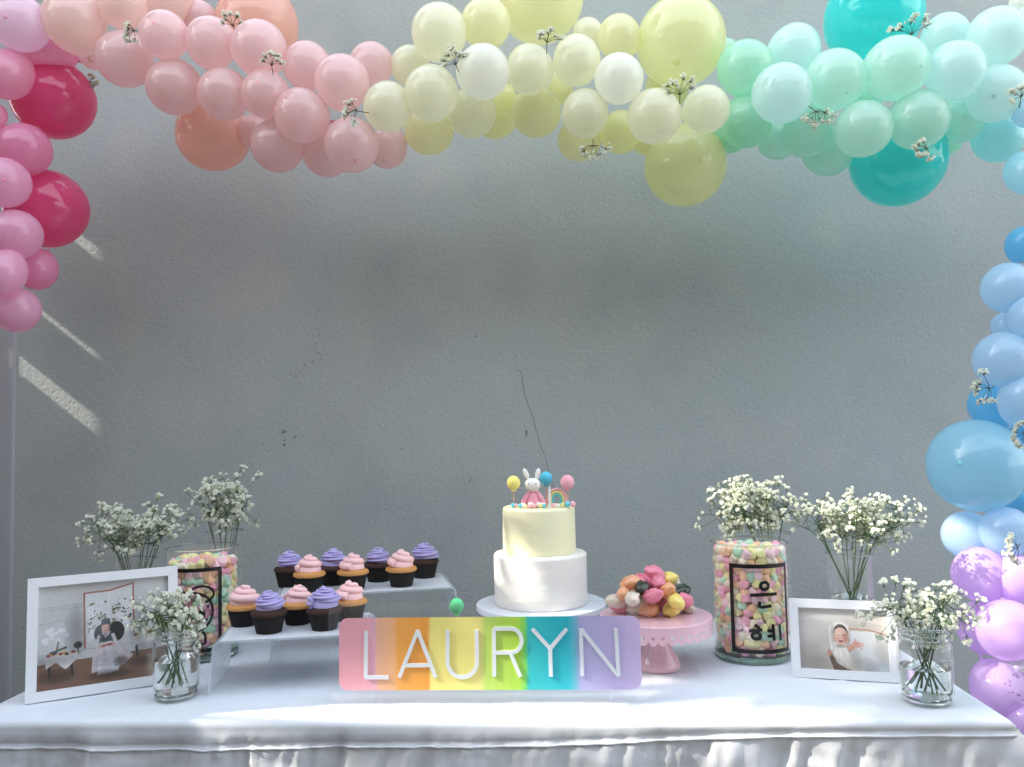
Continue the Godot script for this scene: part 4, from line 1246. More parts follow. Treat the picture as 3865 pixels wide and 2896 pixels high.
# ---------------------------------------------------------------- the wall
func back_wall() -> void:
	var o := thing("stucco_wall", "grey stucco wall with flecks and rusty stains behind the balloons", "wall")
	# sprayed plaster: a pebbled skin with many small torn pits; one sheet of texture covers the whole visible wall
	var tex := noise_tex(21, 0.105, 2048, 2, ramp([[0.0, 0.0], [0.10, 0.0], [0.22, 0.62], [0.45, 0.86], [1.0, 1.0]]), FastNoiseLite.TYPE_CELLULAR)
	tex.seamless = false
	var cn: FastNoiseLite = tex.noise
	cn.cellular_return_type = FastNoiseLite.RETURN_DISTANCE
	cn.cellular_jitter = 1.0
	cn.domain_warp_enabled = true
	cn.domain_warp_amplitude = 14.0
	cn.domain_warp_frequency = 0.035
	var tone := noise_tex(9, 0.0045, 1024, 5, ramp([[0.0, rgb(158, 165, 165)], [0.35, rgb(170, 175, 173)], [0.6, rgb(168, 176, 176)], [1.0, rgb(181, 183, 180)]]))
	tone.seamless = false
	var m := mat("stucco", Color.WHITE, 0.92, {"albedo_texture": tone, "heightmap_enabled": true, "heightmap_texture": tex, "heightmap_scale": 0.115, "uv1_triplanar": true, "uv1_scale": Vector3(0.27, 0.27, 0.27), "uv1_offset": Vector3(0.47, 0.0, 0.0)})
	var b := MB.new()
	b.rbox(Vector3(0.95, 1.60, -0.10), Vector3(5.1, 3.2, 0.2), 0.002)
	part(o, "stucco", b.mesh(), m)
	# rusty and dark spots: little crusts that sit on the plaster
	var spots := {"rust": [], "dark": []}
	for s in [[447, 238, 5], [494, 267, 6], [516, 245, 4], [470, 315, 6], [461, 328, 5], [473, 332, 5], [490, 372, 7], [473, 374, 4], [524, 355, 4], [500, 412, 5], [450, 430, 8], [512, 414, 4], [403, 447, 7], [375, 482, 6], [352, 514, 7], [322, 499, 6], [596, 286, 4], [700, 280, 4], [699, 295, 4], [1718, 834, 9], [1720, 852, 8]]: spots.rust.append(s)
	for s in [[563, 111, 4], [652, 200, 3], [781, 178, 4], [796, 216, 3], [815, 204, 4], [278, 850, 13], [340, 876, 8], [277, 925, 13], [177, 965, 6], [150, 915, 5], [302, 622, 4], [418, 629, 4], [1430, 268, 8], [1665, 384, 6], [1380, 1128, 10], [1762, 505, 4], [1766, 355, 4], [797, 405, 3], [590, 478, 3], [658, 538, 3], [1490, 430, 3], [748, 608, 4], [1275, 760, 5], [975, 940, 6], [880, 1020, 4], [2090, 165, 4], [2045, 885, 4], [1845, 8, 3], [1155, 210, 3], [310, 565, 4]]: spots.dark.append(s)
	for kind in spots:
		for s in spots[kind]:
			var c := Vector3(-0.8334 + s[0] * 0.000526, 1.7082 - s[0] * 0.0000162 - s[1] * 0.000523, 0.0009)
			var rr: float = s[2] * 0.00043
			for k in (1 if s[2] < 7 else 5):
				var d := Vector3.ZERO if k == 0 else Vector3(rng.randfn(), rng.randfn() * 1.3, 0) * rr * 0.6
				var pg := PackedVector2Array()
				var base: float = rr * (1.0 if k == 0 and s[2] < 7 else 0.55)
				for i in 11:
					var a := TAU * i / 11
					pg.append(Vector2(cos(a) * 0.85, sin(a)) * base * rng.randf_range(0.6, 1.15))
				b = MB.new()
				b.prism(pg, -0.0008, 0.0004 + 0.0001 * k)
				var sp := part(o, "rust_spot" if kind == "rust" else "dark_spot", b.mesh(), mat("rust", rgb(136, 112, 82), 0.9) if kind == "rust" else mat("grime", rgb(112, 114, 110), 0.95))
				sp.position = c + d
	# the long scratch that ends behind the cake topper
	var line := []
	for p in [[1668, 470], [1684, 470], [1698, 490], [1703, 545], [1712, 600], [1733, 672], [1758, 745], [1778, 825], [1800, 910], [1826, 985], [1850, 1075], [1875, 1180]]:
		line.append(Vector3(-0.8334 + p[0] * 0.000526 + rng.randfn() * 0.0008, 1.7082 - p[0] * 0.0000162 - p[1] * 0.000523, 0.0003))
	b = MB.new()
	b.tube(curve_pts(line, 8), 0.0009, 0.0007, 5)
	part(o, "scratch", b.mesh(), mat("scratch", rgb(104, 112, 120), 0.95))

func surroundings() -> void:
	var b := MB.new()
	b.rbox(Vector3(0, -0.1, 6.0), Vector3(60, 0.2, 40), 0.002)
	solo("ground", b.mesh(), mat("paving", rgb(112, 110, 106), 0.9), "grey concrete courtyard floor", "", "", "structure")
	var pil := thing("pillar", "smooth grey pillar at the left edge of the wall", "pillar", Vector3(-1.747, 0, -0.033))
	b = MB.new()
	var pg := PackedVector2Array()
	for c in [[0.172, -0.06, 270], [0.172, 0.015, 0], [-0.172, 0.015, 90], [-0.172, -0.06, 180]]:
		for i in 7:
			var a := deg_to_rad(c[2] + 15.0 * i)
			pg.append(Vector2(c[0] + cos(a) * 0.022, c[1] + sin(a) * 0.022))
	b.prism(pg, 0.0, 3.3)
	b.move(0, Transform3D(Basis(Vector3.RIGHT, Vector3(0, 0, 1), Vector3.UP), Vector3.ZERO))
	for i in range(0, b.f.size(), 3):
		var tmp := b.f[i + 1]
		b.f[i + 1] = b.f[i + 2]
		b.f[i + 2] = tmp
	part(pil, "shaft", b.mesh(), mat("smooth_paint", rgb(166, 168, 173), 0.55))
	# a timber screen at the left, outside the frame: its boards shade the table and let strips of sun through beside the wall
	var sc := thing("timber_screen", "timber board screen at the left end of the courtyard", "screen", Vector3(-2.2, 0, 0))
	var wood := mat("weathered_timber", rgb(128, 108, 88), 0.8)
	var board := func(z0: float, z1: float, y0: float, y1: float) -> void:
		var m := MB.new()
		m.rbox(Vector3(0, (y0 + y1) / 2, (z0 + z1) / 2), Vector3(0.022, y1 - y0, z1 - z0), 0.002)
		part(sc, "board", m.mesh(), wood)
	for k in 20: board.call(0.178, 1.37, 0.004 + k * 0.133, 0.135 + k * 0.133)
	for g in [[0.0, 1.973], [2.043, 2.215], [2.245, 2.535], [2.585, 2.664]]: board.call(0.126, 0.176, g[0] + 0.002, g[1])
	board.call(0.0, 0.124, 0.0, 2.664)
	for k in 24: board.call(0.0, 1.0, 2.668 + k * 0.133, 2.799 + k * 0.133)
	for k in 17: board.call(1.002, 1.6, 3.66 + k * 0.133, 3.791 + k * 0.133)
	for k in 16: board.call(1.374, 4.0, 0.004 + k * 0.131, 0.133 + k * 0.131)
	var fac := thing("opposite_building", "plain rendered building across the courtyard, behind the camera", "building", Vector3(0, 0, 7.0))
	b = MB.new()
	b.rbox(Vector3(0, 2.4, 0.15), Vector3(14, 4.8, 0.3), 0.01)
	part(fac, "wall", b.mesh(), mat("tan_render", rgb(150, 144, 136), 0.9))
	for k in 4:
		b = MB.new()
		b.rbox(Vector3(-5.1 + 3.4 * k, 1.9, -0.02), Vector3(1.3, 1.5, 0.06), 0.01)
		part(fac, "window", b.mesh(), mat("window_glass", rgb(40, 46, 52), 0.05))
	var roof := thing("patio_roof", "flat patio roof over the place where the camera stands", "roof", Vector3(0, 3.34, 3.3))
	b = MB.new()
	b.rbox(Vector3(0, 0.09, 2.3), Vector3(13, 0.14, 4.6), 0.01)
	part(roof, "deck", b.mesh(), mat("roof_deck", rgb(120, 114, 106), 0.85))
	for k in 9:
		b = MB.new()
		b.rbox(Vector3(-6.0 + 1.5 * k, -0.06, 2.3), Vector3(0.07, 0.155, 4.5), 0.006)
		part(roof, "rafter", b.mesh(), wood)
	for k in 3:
		b = MB.new()
		b.rbox(Vector3(-6.0 + 6.0 * k + (0.9 if k == 1 else 0.0), -1.67, 4.2), Vector3(0.12, 3.3, 0.12), 0.008)
		part(roof, "post", b.mesh(), wood)
	# a tree beyond the screen, whose leaves dapple the right half of the table
	var tr := thing("courtyard_tree", "leafy tree outside the timber screen", "tree", Vector3(-4.3, 0, 1.7))
	b = MB.new()
	b.tube(curve_pts([Vector3(0, 0, 0), Vector3(0.05, 1.6, 0.03), Vector3(0.1, 3.2, -0.05), Vector3(0.25, 4.3, -0.1)], 5), 0.09, 0.03, 10)
	for k in 7:
		var a := TAU * k / 7.0
		b.tube([Vector3(0.1, 3.2 + 0.1 * k, -0.05), Vector3(0.2 + cos(a) * 0.3, 4.0 + 0.1 * k, sin(a) * 0.3), Vector3(0.25 + cos(a) * 0.5, 4.3 + 0.12 * k, -0.1 + sin(a) * 0.55)], 0.02, 0.006, 6)
	part(tr, "trunk", b.mesh(), mat("bark", rgb(96, 80, 66), 0.9))
	b = MB.new()
	b.poly([Vector3(0, 0, 0), Vector3(0.02, 0.03, 0.004), Vector3(0.018, 0.06, 0.0), Vector3(0, 0.09, -0.006), Vector3(-0.018, 0.06, 0.0), Vector3(-0.02, 0.03, 0.004)])
	var lv := []
	for cl in [[430, 4.38, 1.68, 0.12, 0.10], [190, 4.52, 1.52, 0.08, 0.07], [130, 4.57, 1.95, 0.06, 0.05], [90, 4.75, 1.70, 0.10, 0.12]]:
		for k in cl[0]:
			lv.append(xform_to(Vector3(0.3 + 0.06 * rng.randfn(), cl[1] + cl[3] * rng.randfn(), cl[2] - 1.7 + cl[4] * rng.randfn()), Vector3(rng.randfn(), rng.randfn(), rng.randfn()), rng.randf_range(0.8, 1.3)))
	many(tr, "leaves", b.mesh(), mat("leaf", rgb(70, 104, 50), 0.6, {"backlight_enabled": true, "backlight": Color(0.3, 0.4, 0.1)}), lv)

# ---------------------------------------------------------------- the scene
func hazy_sky(sun_to: Vector3) -> Image:      # bright hazy air, paler at the horizon, with the sun's aureole
	var im := Image.create(512, 256, false, Image.FORMAT_RGBF)
	for j in 256:
		var up := (0.5 - (j + 0.5) / 256.0) * PI
		var k := pow(1.0 - clampf(sin(up), 0.0, 1.0), 0.8)
		var base := Color(0.46, 0.58, 0.77).lerp(Color(1.04, 1.06, 1.05), k) if up >= 0.0 else Color(0.45, 0.45, 0.45)
		for i in 512:
			var ar := TAU * (i + 0.5) / 512.0 - PI / 2
			var d := Vector3(cos(ar) * cos(up), sin(up), sin(ar) * cos(up))
			var ang := rad_to_deg(acos(clampf(d.dot(sun_to), -1.0, 1.0)))
			var g := (6.0 * exp(-ang / 7.0) + 0.5 * exp(-ang / 26.0)) if up >= 0.0 else 0.0
			im.set_pixel(i, j, Color(base.r * 1.05 + g, base.g * 1.05 + g * 0.97, base.b * 1.05 + g * 0.9))
	return im

func _ready() -> void:
	rng.seed = 20240
	var cam := Camera3D.new()
	cam.name = "camera"
	cam.transform = Transform3D(Basis(Vector3(0.998170, -0.020905, -0.056749), Vector3(0.024088, 0.998140, 0.056007), Vector3(0.055473, -0.057271, 0.996816)), Vector3(0.1679, 1.2512, 2.4937))
	cam.fov = 50.705
	cam.near = 0.05
	cam.far = 120.0
	add_child(cam)
	var env := Environment.new()
	env.background_mode = Environment.BG_SKY
	var sun_to := Vector3(-0.77, 0.61, 0.15).normalized()
	var sky := PanoramaSkyMaterial.new()
	sky.panorama = ImageTexture.create_from_image(hazy_sky(sun_to))
	env.sky = Sky.new()
	env.sky.sky_material = sky
	env.background_energy_multiplier = 1.4
	env.tonemap_mode = Environment.TONE_MAPPER_LINEAR
	env.tonemap_exposure = 2.0
	env.sdfgi_enabled = true
	env.ssao_enabled = true
	env.ssil_enabled = true
	var we := WorldEnvironment.new()
	we.environment = env
	add_child(we)
	var sun := DirectionalLight3D.new()
	sun.name = "sun"
	sun.light_energy = 1.55
	sun.light_color = Color(1.0, 0.965, 0.90)
	sun.light_angular_distance = 0.5
	sun.shadow_enabled = true
	sun.basis = Basis.looking_at(-sun_to)
	add_child(sun)
	back_wall()
	surroundings()
	table_and_cloth()
	balloon("lilac_pink", Vector3(-1.207, 2.338, 0.510), 0.0665, 0.0734, Vector3(0.099, -0.257, 0.961), "pale lilac pink balloon in the top left corner with its tip facing out")
	balloon("peach_pink", Vector3(-1.079, 2.349, 0.480), 0.0777, 0.0826, Vector3.ZERO, "large pale peach pink balloon second from the top left corner")
	balloon("peach_pink", Vector3(-0.954, 2.389, 0.480), 0.0678, 0.0587, Vector3.ZERO, "peach pink balloon at the top edge above the first flower sprig")
	balloon("peach_pink", Vector3(-0.867, 2.444, 0.400), 0.0688, 0.0637, Vector3.ZERO, "peach pink balloon cut by the top edge above the red tipped one")
	balloon("pale_pink", Vector3(-0.799, 2.415, 0.350), 0.0458, 0.0465, Vector3.ZERO, "pale pink balloon half hidden beside the large peach balloon at the top")
	balloon("pale_pink", Vector3(-0.812, 2.276, 0.530), 0.0583, 0.0596, Vector3(0.058, 0.043, 0.997), "pink balloon with a bright red tip, right of the first flower sprig")
	balloon("pale_pink", Vector3(-0.699, 2.259, 0.510), 0.0593, 0.0675, Vector3(0.502, 0.447, 0.740), "pale pink balloon right of the red tipped balloon, below the second flower sprig")
	balloon("peach", Vector3(-0.650, 2.405, 0.310), 0.1101, 0.1123, Vector3.ZERO, "large peach balloon at the top edge of the garland, behind a flower sprig")
	balloon("pale_pink", Vector3(-0.570, 2.233, 0.520), 0.0662, 0.0696, Vector3(0.050, 0.818, 0.573), "pale pink balloon in front of the large top peach balloon")
	balloon("pale_pink", Vector3(-0.948, 2.252, 0.470), 0.0685, 0.0720, Vector3(-0.500, -0.807, 0.314), "pale pink balloon just below the first flower sprig")
	balloon("pale_pink", Vector3(-1.103, 2.327, 0.350), 0.0408, 0.0445, Vector3.ZERO, "pale pink balloon peeping out behind the neighbours, above the gap at the left")
	balloon("pale_pink", Vector3(-0.809, 2.166, 0.480), 0.0692, 0.0733, Vector3.ZERO, "pale pink balloon touching the top of the lower peach balloon")
	balloon("pale_pink", Vector3(-0.665, 2.127, 0.510), 0.0631, 0.0685, Vector3.ZERO, "pale pink balloon on the right shoulder of the lower peach balloon")
	balloon("pale_pink", Vector3(-0.548, 2.109, 0.530), 0.0562, 0.0603, Vector3(-0.041, 0.146, 0.988), "pale pink balloon with a red tip in the middle, below the third flower sprig")
	balloon("pale_pink", Vector3(-0.455, 2.052, 0.530), 0.0653, 0.0660, Vector3(-0.765, -0.018, 0.643), "pale pink balloon low in the pink part, tip to its left side")
	balloon("peach", Vector3(-0.780, 2.093, 0.320), 0.1061, 0.0979, Vector3.ZERO, "large peach balloon hanging under the pink part of the garland")
	balloon("pale_pink", Vector3(-0.659, 2.096, 0.330), 0.0457, 0.0486, Vector3.ZERO, "shaded pink balloon squeezed behind, right of the lower peach balloon")
	balloon("pale_pink", Vector3(-0.542, 2.006, 0.460), 0.0670, 0.0663, Vector3(-0.493, -0.763, 0.418), "pale pink balloon with a dark red tip at its lower left, low in the garland")
	balloon("pale_pink", Vector3(-0.456, 2.201, 0.480), 0.0604, 0.0631, Vector3.ZERO, "pale pink balloon right of the third flower sprig")
	balloon("pale_pink", Vector3(-0.356, 2.135, 0.520), 0.0650, 0.0690, Vector3(0.106, 0.657, 0.746), "upright pale pink balloon above the fourth flower sprig")
	balloon("pale_pink", Vector3(-0.303, 2.225, 0.420), 0.0570, 0.0563, Vector3.ZERO, "pale pink balloon next to the first cream balloon at the top of the garland")
	balloon("pale_pink", Vector3(-0.337, 1.982, 0.510), 0.0657, 0.0690, Vector3(0.265, -0.789, 0.554), "pale pink balloon under the fourth flower sprig with its tip near the bottom")
	balloon("pale_pink", Vector3(-0.436, 2.020, 0.370), 0.0661, 0.0783, Vector3.ZERO, "shaded pink balloon behind at the lowest point of the pink part")
	balloon("pale_pink", Vector3(-0.277, 2.029, 0.350), 0.0527, 0.0635, Vector3.ZERO, "shaded pink balloon under the first cream balloons, last of the pinks")
	balloon("mid_pink", Vector3(-1.199, 2.310, 0.410), 0.0724, 0.0623, Vector3.ZERO, "mid pink balloon tucked under the top left pale balloons")
	balloon("mid_pink", Vector3(-1.253, 2.216, 0.490), 0.0607, 0.0739, Vector3.ZERO, "mid pink balloon on the left edge left of the upper hot pink balloon")
	balloon("hot_pink", Vector3(-1.226, 2.202, 0.350), 0.1247, 0.1054, Vector3.ZERO, "upper large hot pink balloon of the left column")
	balloon("rose", Vector3(-1.235, 2.025, 0.450), 0.0685, 0.0671, Vector3.ZERO, "rose pink balloon between the two hot pink balloons")
	balloon("mid_pink", Vector3(-1.297, 2.102, 0.490), 0.0348, 0.0432, Vector3.ZERO, "mid pink balloon cut by the left edge beside the upper hot pink balloon")
	balloon("candy_pink", Vector3(-1.247, 1.917, 0.510), 0.0617, 0.0630, Vector3(0.544, -0.160, 0.824), "light candy pink balloon on the left edge with a small tip showing")
	balloon("hot_pink", Vector3(-1.245, 1.899, 0.330), 0.1100, 0.1056, Vector3.ZERO, "lower large hot pink balloon of the left column")
	balloon("candy_pink", Vector3(-1.236, 1.789, 0.480), 0.0685, 0.0623, Vector3.ZERO, "candy pink balloon in front of the lower hot pink balloon")
	balloon("rose", Vector3(-1.236, 1.716, 0.390), 0.0526, 0.0584, Vector3.ZERO, "rose pink balloon under the lower hot pink balloon")
	balloon("candy_pink", Vector3(-1.227, 1.681, 0.530), 0.0512, 0.0620, Vector3.ZERO, "pale candy pink balloon on the left edge above the lowest one")
	balloon("candy_pink", Vector3(-1.241, 1.594, 0.460), 0.0570, 0.0591, Vector3.ZERO, "lowest balloon of the left pink column")
	balloon("hot_pink", Vector3(-1.411, 2.062, 0.310), 0.0529, 0.0605, Vector3.ZERO, "hot pink balloon mostly hidden at the left edge of the column")
	balloon("cream", Vector3(-0.113, 2.272, 0.480), 0.0701, 0.0708, Vector3.ZERO, "large cream balloon at the left top of the yellow part")
	balloon("cream_yellow", Vector3(0.007, 2.306, 0.450), 0.0634, 0.0655, Vector3.ZERO, "pale yellow balloon at the top, left of the big one cut by the top edge")
	balloon("yellow", Vector3(0.144, 2.435, 0.320), 0.1171, 0.1171, Vector3.ZERO, "big yellow balloon cut by the top edge of the picture")
	balloon("cream", Vector3(-0.202, 2.227, 0.410), 0.0507, 0.0550, Vector3.ZERO, "small cream balloon touching the last pink balloon at the top")
	balloon("ivory", Vector3(0.004, 2.138, 0.550), 0.0647, 0.0680, Vector3.ZERO, "whitest ivory balloon in the middle front of the yellow part")
	balloon("cream", Vector3(-0.127, 2.094, 0.540), 0.0658, 0.0711, Vector3.ZERO, "cream balloon in front, left of the fifth flower sprig")
	balloon("cream", Vector3(-0.238, 2.068, 0.530), 0.0597, 0.0650, Vector3.ZERO, "cream balloon in front of the border between pink and yellow")
	balloon("cream", Vector3(0.118, 2.156, 0.510), 0.0585, 0.0685, Vector3.ZERO, "cream balloon below the sixth flower sprig")
	balloon("cream", Vector3(-0.037, 2.079, 0.430), 0.0623, 0.0623, Vector3.ZERO, "shaded cream balloon under the ivory balloon")
	balloon("cream_yellow", Vector3(-0.162, 2.061, 0.370), 0.0678, 0.0642, Vector3.ZERO, "shaded pale yellow balloon hanging lowest at the left of the yellow part")
	balloon("yellow", Vector3(0.031, 2.147, 0.350), 0.0460, 0.0460, Vector3.ZERO, "small deep yellow balloon seen between cream ones")
	balloon("yellow", Vector3(0.012, 2.132, 0.270), 0.0640, 0.0611, Vector3.ZERO, "flat lit yellow balloon against the wall behind the cream ones")
	balloon("cream_yellow", Vector3(0.131, 2.082, 0.410), 0.0640, 0.0661, Vector3.ZERO, "shaded pale yellow balloon in the middle of the lower row")
	balloon("cream", Vector3(0.237, 2.179, 0.500), 0.0586, 0.0706, Vector3.ZERO, "tall cream balloon right of the sixth flower sprig")
	balloon("cream", Vector3(0.274, 2.308, 0.370), 0.0398, 0.0412, Vector3.ZERO, "small cream balloon peeping over the tall cream one")
	balloon("cream_yellow", Vector3(0.353, 2.264, 0.430), 0.0592, 0.0551, Vector3.ZERO, "pale yellow balloon left of the biggest yellow balloon")
	balloon("ivory", Vector3(0.336, 2.105, 0.550), 0.0582, 0.0640, Vector3.ZERO, "ivory white balloon below and left of the biggest yellow balloon")
	balloon("yellow", Vector3(0.517, 2.270, 0.390), 0.1132, 0.1244, Vector3.ZERO, "biggest yellow balloon, upper right of the yellow part")
	balloon("cream", Vector3(0.253, 2.034, 0.520), 0.0565, 0.0624, Vector3.ZERO, "cream balloon above the hanging flower sprig")
	balloon("cream_yellow", Vector3(0.246, 2.025, 0.350), 0.0627, 0.0541, Vector3.ZERO, "pale yellow balloon behind the hanging flower sprig")
	balloon("yellow", Vector3(0.349, 2.027, 0.390), 0.0558, 0.0544, Vector3.ZERO, "small yellow balloon low between two cream ones")
	balloon("cream", Vector3(0.420, 2.011, 0.540), 0.0647, 0.0686, Vector3.ZERO, "large cream balloon left of the flower sprig under the biggest yellow balloon")
	balloon("cream", Vector3(0.546, 2.024, 0.530), 0.0583, 0.0551, Vector3.ZERO, "cream balloon in front of the border between yellow and mint")
	balloon("yellow", Vector3(0.523, 1.951, 0.330), 0.1062, 0.1090, Vector3.ZERO, "big yellow balloon hanging under the garland")
	balloon("yellow", Vector3(0.427, 2.039, 0.310), 0.0433, 0.0433, Vector3.ZERO, "yellow balloon mostly hidden left of the hanging big yellow one")
	balloon("yellow", Vector3(0.492, 2.185, 0.290), 0.0584, 0.0584, Vector3.ZERO, "yellow balloon filling the gap under the biggest yellow balloon")
	balloon("yellow", Vector3(0.179, 2.199, 0.290), 0.0515, 0.0515, Vector3.ZERO, "deep yellow balloon in the core of the garland behind cream ones")
	balloon("pale_mint", Vector3(0.637, 2.247, 0.350), 0.0390, 0.0355, Vector3.ZERO, "pale mint balloon showing a sliver right of the biggest yellow balloon")
	balloon("mint", Vector3(0.665, 2.155, 0.450), 0.0661, 0.0708, Vector3(-0.244, 0.563, 0.790), "green mint balloon with its tip at the upper left, beside the yellow part")
	balloon("ice_mint", Vector3(0.796, 2.213, 0.420), 0.0676, 0.0642, Vector3.ZERO, "icy white mint balloon at the top left of the mint part")
	balloon("ice_mint", Vector3(0.733, 2.054, 0.530), 0.0697, 0.0710, Vector3.ZERO, "large icy mint balloon in front, left of the mint flower sprig")
	balloon("mint", Vector3(0.670, 2.028, 0.420), 0.0648, 0.0648, Vector3.ZERO, "shaded green mint balloon under the tipped mint balloon")
	balloon("mint", Vector3(0.640, 2.030, 0.350), 0.0564, 0.0536, Vector3.ZERO, "mint balloon half hidden by the cream balloon at the border")
	balloon("pale_mint", Vector3(0.767, 2.005, 0.350), 0.0534, 0.0520, Vector3.ZERO, "pale mint balloon low at the left of the mint part")
	balloon("pale_mint", Vector3(0.822, 1.993, 0.420), 0.0624, 0.0611, Vector3.ZERO, "pale mint balloon behind the mint flower sprig")
	balloon("pale_mint", Vector3(0.895, 1.968, 0.350), 0.0664, 0.0630, Vector3.ZERO, "shaded mint balloon hanging lowest left of the lower turquoise balloon")
	balloon("pale_mint", Vector3(0.866, 2.096, 0.510), 0.0702, 0.0793, Vector3.ZERO, "tall pale mint balloon left of the upper turquoise balloon")
	balloon("turquoise", Vector3(1.034, 2.338, 0.330), 0.1265, 0.1222, Vector3.ZERO, "upper big turquoise balloon at the top edge")
	balloon("pale_mint", Vector3(1.002, 2.106, 0.530), 0.0738, 0.0763, Vector3.ZERO, "pale mint balloon in front of the upper turquoise balloon")
	balloon("pale_mint", Vector3(0.923, 1.961, 0.520), 0.0656, 0.0682, Vector3.ZERO, "pale mint balloon at the upper left of the lower turquoise balloon")
	balloon("turquoise", Vector3(1.079, 1.937, 0.340), 0.1195, 0.1181, Vector3.ZERO, "lower big turquoise balloon hanging under the garland")
	balloon("pale_mint", Vector3(1.060, 1.987, 0.510), 0.0690, 0.0741, Vector3.ZERO, "pale mint balloon overlapping the lower turquoise balloon from the right")
	balloon("ice_mint", Vector3(1.141, 2.096, 0.530), 0.0671, 0.0709, Vector3.ZERO, "icy white balloon right of the two pale mint front balloons")
	balloon("ice_mint", Vector3(1.177, 2.230, 0.420), 0.0595, 0.0568, Vector3.ZERO, "icy white balloon behind the flower sprig on the turquoise balloon")
	balloon("ice_mint", Vector3(1.270, 2.195, 0.480), 0.0687, 0.0713, Vector3.ZERO, "large icy white balloon near the top right corner")
	balloon("ice_mint", Vector3(1.260, 2.049, 0.490), 0.0668, 0.0668, Vector3(-0.515, -0.381, 0.767), "icy white balloon with a dark green tip near the right edge")
	balloon("pale_mint", Vector3(1.213, 2.020, 0.400), 0.0583, 0.0583, Vector3.ZERO, "shaded mint balloon behind, right of the lower turquoise balloon")
	balloon("aqua", Vector3(1.315, 1.973, 0.390), 0.0665, 0.0611, Vector3.ZERO, "aqua balloon hanging at the bend near the right edge")
	balloon("mint", Vector3(1.013, 2.138, 0.310), 0.0557, 0.0557, Vector3.ZERO, "mint balloon in the core between the two turquoise ones")
	balloon("mint", Vector3(0.883, 2.093, 0.310), 0.0501, 0.0501, Vector3.ZERO, "mint balloon in the core behind the mint flower sprig")
	balloon("mint", Vector3(1.218, 2.010, 0.300), 0.0497, 0.0497, Vector3.ZERO, "mint balloon in the core right of the turquoise one")
	balloon("ice_mint", Vector3(1.373, 2.236, 0.450), 0.0464, 0.0477, Vector3.ZERO, "icy white balloon cut by the right edge near the top")
	balloon("ivory", Vector3(1.422, 2.345, 0.350), 0.0418, 0.0348, Vector3.ZERO, "ivory balloon in the top right corner")
	balloon("light_blue", Vector3(1.325, 2.000, 0.510), 0.0422, 0.0474, Vector3.ZERO, "light blue balloon cut by the right edge beside the tipped icy balloon")
	balloon("aqua_blue", Vector3(1.323, 1.854, 0.480), 0.0479, 0.0569, Vector3.ZERO, "light aqua blue balloon on the right edge where the arch turns down")
	balloon("sky", Vector3(1.336, 1.685, 0.430), 0.0409, 0.0462, Vector3.ZERO, "sky blue balloon on the right edge at the top of the blue column")
	balloon("powder", Vector3(1.261, 1.571, 0.490), 0.0589, 0.0627, Vector3.ZERO, "powder blue balloon, topmost whole one of the right column")
	balloon("powder", Vector3(1.298, 1.492, 0.520), 0.0565, 0.0578, Vector3.ZERO, "powder blue balloon cut by the right edge")
	balloon("powder", Vector3(1.307, 1.488, 0.390), 0.0375, 0.0348, Vector3.ZERO, "small powder blue balloon behind, between two larger ones")
	balloon("powder", Vector3(1.232, 1.393, 0.500), 0.0684, 0.0653, Vector3.ZERO, "large powder blue balloon just above the flower sprig of the right column")
	balloon("sky", Vector3(1.282, 1.288, 0.370), 0.0774, 0.0606, Vector3.ZERO, "bright sky blue balloon behind the flower sprig of the right column")
	balloon("powder", Vector3(1.265, 1.294, 0.520), 0.0550, 0.0650, Vector3.ZERO, "powder blue balloon on the right edge beside the sky blue one")
	balloon("baby_blue", Vector3(1.188, 1.141, 0.450), 0.1131, 0.1053, Vector3(-0.710, 0.078, 0.700), "biggest light blue balloon bulging left out of the right column")
	balloon("sky", Vector3(1.369, 1.192, 0.330), 0.0478, 0.0546, Vector3.ZERO, "sky blue balloon hidden behind the biggest light blue one")
	balloon("powder", Vector3(1.176, 0.968, 0.410), 0.0643, 0.0577, Vector3.ZERO, "powder blue balloon under the biggest light blue one, left of the half sunlit one")
	balloon("powder", Vector3(1.223, 0.986, 0.490), 0.0579, 0.0573, Vector3(-0.196, -0.050, 0.979), "half sunlit powder blue balloon above the uppermost lilac one")
	balloon("sky", Vector3(1.365, 1.034, 0.310), 0.0549, 0.0481, Vector3.ZERO, "sky blue balloon under the biggest light blue one at the right edge")
	balloon("lilac", Vector3(1.164, 0.883, 0.480), 0.0644, 0.0632, Vector3.ZERO, "uppermost lilac balloon of the right column")
	balloon("lilac", Vector3(1.228, 0.883, 0.520), 0.0531, 0.0562, Vector3.ZERO, "lilac balloon on the right edge beside the uppermost lilac one")
	balloon("lilac", Vector3(1.182, 0.750, 0.450), 0.0607, 0.0664, Vector3.ZERO, "lilac balloon behind the flowers of the right mason jar")
	balloon("lilac", Vector3(1.173, 0.773, 0.570), 0.0648, 0.0702, Vector3.ZERO, "sun bleached lilac balloon near the right edge")
	balloon("lilac", Vector3(1.176, 0.630, 0.510), 0.0605, 0.0654, Vector3.ZERO, "lilac balloon beside the right table corner")
	balloon("lilac", Vector3(1.261, 0.782, 0.330), 0.0406, 0.0406, Vector3.ZERO, "lilac balloon nearly hidden behind the other lilac ones")
	balloon("lilac", Vector3(1.212, 0.568, 0.550), 0.0397, 0.0434, Vector3.ZERO, "lilac balloon in the lower right corner beside the table")
	confetti_balloon()
	sprig(Vector3(-0.875, 2.271, 0.570), 0.045, 200, "small sprig of baby's breath left of the red tipped pink balloon")
	sprig(Vector3(-0.618, 2.276, 0.570), 0.044, 95, "sprig of baby's breath in front of the large top peach balloon")
	sprig(Vector3(-0.512, 2.162, 0.590), 0.049, 80, "sprig of white baby's breath on the pale pink balloon with the red tip")
	sprig(Vector3(-0.305, 2.029, 0.600), 0.054, 190, "sprig of baby's breath where pink balloons meet cream")
